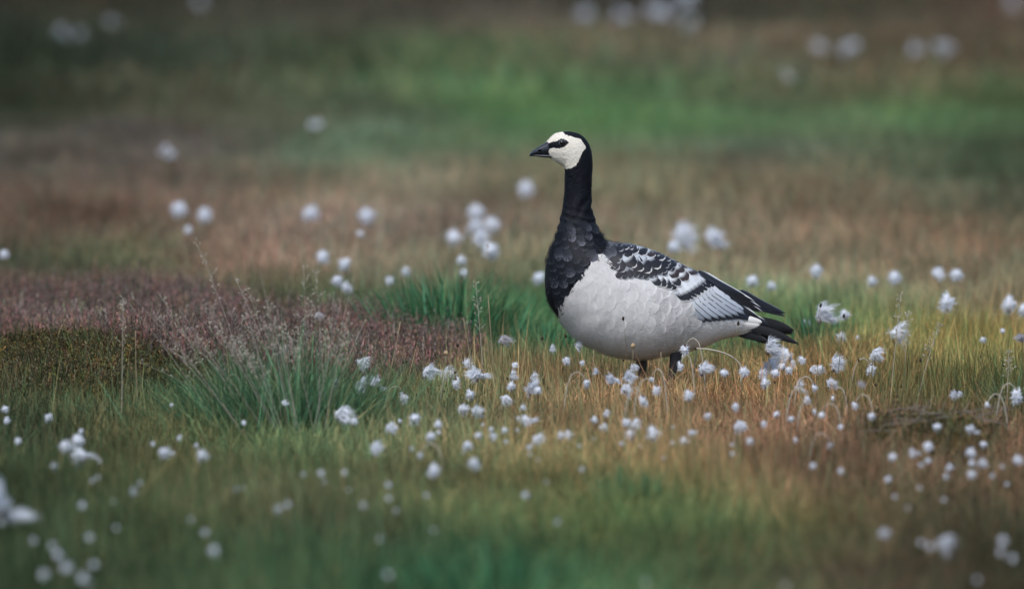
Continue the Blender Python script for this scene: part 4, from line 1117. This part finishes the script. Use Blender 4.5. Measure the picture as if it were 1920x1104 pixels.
LR = catmull(np.array([(1036,298,1034,289,9),(1029,296.2,1028,289.6,9),(1018,295.4,1017,289.2,8),(1007,293.9,1006.5,289.4,7),(1000,293.6,999.8,290,5.5),(996,293.7,995.8,291,3)], float), 4)
loft('lower_bill', LR, 16, M_BILL, goose)
def ball(name, c, r, mat, parent, sx=1, sy=1, sz=1, sub=3):
    bm = bmesh.new(); bmesh.ops.create_icosphere(bm, subdivisions=sub, radius=r)
    for q in bm.verts: q.co = Vector((q.co.x * sx, q.co.y * sy, q.co.z * sz)) + c
    me = bpy.data.meshes.new(name); bm.to_mesh(me); bm.free(); me.polygons.foreach_set('use_smooth', [True] * len(me.polygons))
    return obj(name, me, mat, parent)
ed = depth(1053.8, 268.5)
for s_ in (-1, 1):
    c = L3(1053.8, 268.5, 0); c.y = s_ * (abs(ed) - 1.6 / SG)
    if s_ < 0: c.z += 60.25 * abs(ed) / SG
    eye = ball('eye', c, 5.6 / SG, M_EYE, goose)
    # fleshy rim
    v = []; f = []; n1, n2 = 28, 8
    for i in range(n1):
        q = 2 * PI * i / n1
        for j in range(n2):
            p_ = 2 * PI * j / n2; rr = 5.1 + 1.0 * math.cos(p_)
            v.append(c + Vector((rr * 1.08 * math.cos(q) / SG, s_ * (1.6 + 1.0 * math.sin(p_)) / SG, rr * .92 * math.sin(q) / SG)))
    for i in range(n1):
        for j in range(n2): f.append((i * n2 + j, ((i + 1) % n1) * n2 + j, ((i + 1) % n1) * n2 + (j + 1) % n2, i * n2 + (j + 1) % n2))
    obj('eye_rim', mesh('eye_rim', v, f), M_RIM, eye)
    nc_ = L3(1012, 281.8, 0); nc_.y = s_ * 8.4 / SG
    ball('nostril', nc_, 3.0 / SG, simple_mat('nostril', (.003, .003, .004), .8, 0, .1), bill, 1.5, .5, .7, 2)

# ---- legs and webbed feet
def leg(x0, y0, x1, y1, dy, r0, r1):
    pts = []; rad = []
    for i in range(9):
        t = i / 8; pts.append(L3(x0 + (x1 - x0) * t + 3 * math.sin(t * PI), y0 + (y1 - y0) * t, dy))
        rad.append((r0 + (r1 - r0) * min(1, t * 2.2) + (1.6 if abs(t - .42) < .1 else 0) + (1.2 if i == 8 else 0)) / SG)
    v, f = tube(pts, rad, 12)
    lg = obj('leg', mesh('leg', v, f), M_LEG, goose)
    ank = pts[-1]; v = []; f = []
    toes = [(-.062, -.022), (-.074, .0), (-.060, .024)]
    ank = Vector((ank.x, ank.y, .006))
    row = []
    tv = [ank + Vector((.006, 0, .006))]
    for a_, b_ in toes: tv.append(Vector((ank.x + a_, ank.y + b_, .004)))
    m1 = (tv[1] + tv[2]) / 2 + Vector((.010, 0, 0)); m2 = (tv[2] + tv[3]) / 2 + Vector((.010, 0, 0))
    up = [tv[0], tv[1], m1, tv[2], m2, tv[3]]
    v = [q.copy() for q in up] + [q - Vector((0, 0, .0045)) for q in up]
    f = [(0, 1, 2), (0, 2, 3), (0, 3, 4), (0, 4, 5), (6, 8, 7), (6, 9, 8), (6, 10, 9), (6, 11, 10)] + [(a_, a_ + 6, (a_ + 1) % 6 + 6, (a_ + 1) % 6) for a_ in range(6)]
    web = obj('foot', mesh('foot', v, f, False), M_LEG, lg)
    for a_, b_ in toes + [(.022, 0)]:
        e_ = Vector((ank.x + a_ * 1.06, ank.y + b_ * 1.06, .002)); q = ank.copy()
        tvv, tf = tube(bez(q, (q + e_) / 2 + Vector((0, 0, .007)), e_, 5), [.0055, .005, .0048, .0046, .004, .0022], 7)
        obj('toe', mesh('toe', tvv, tf), M_LEG, lg)
leg(1269, 640, 1251, 734, -.040, 16, 7.5)
leg(1202, 650, 1199, 736, .042, 14, 8)
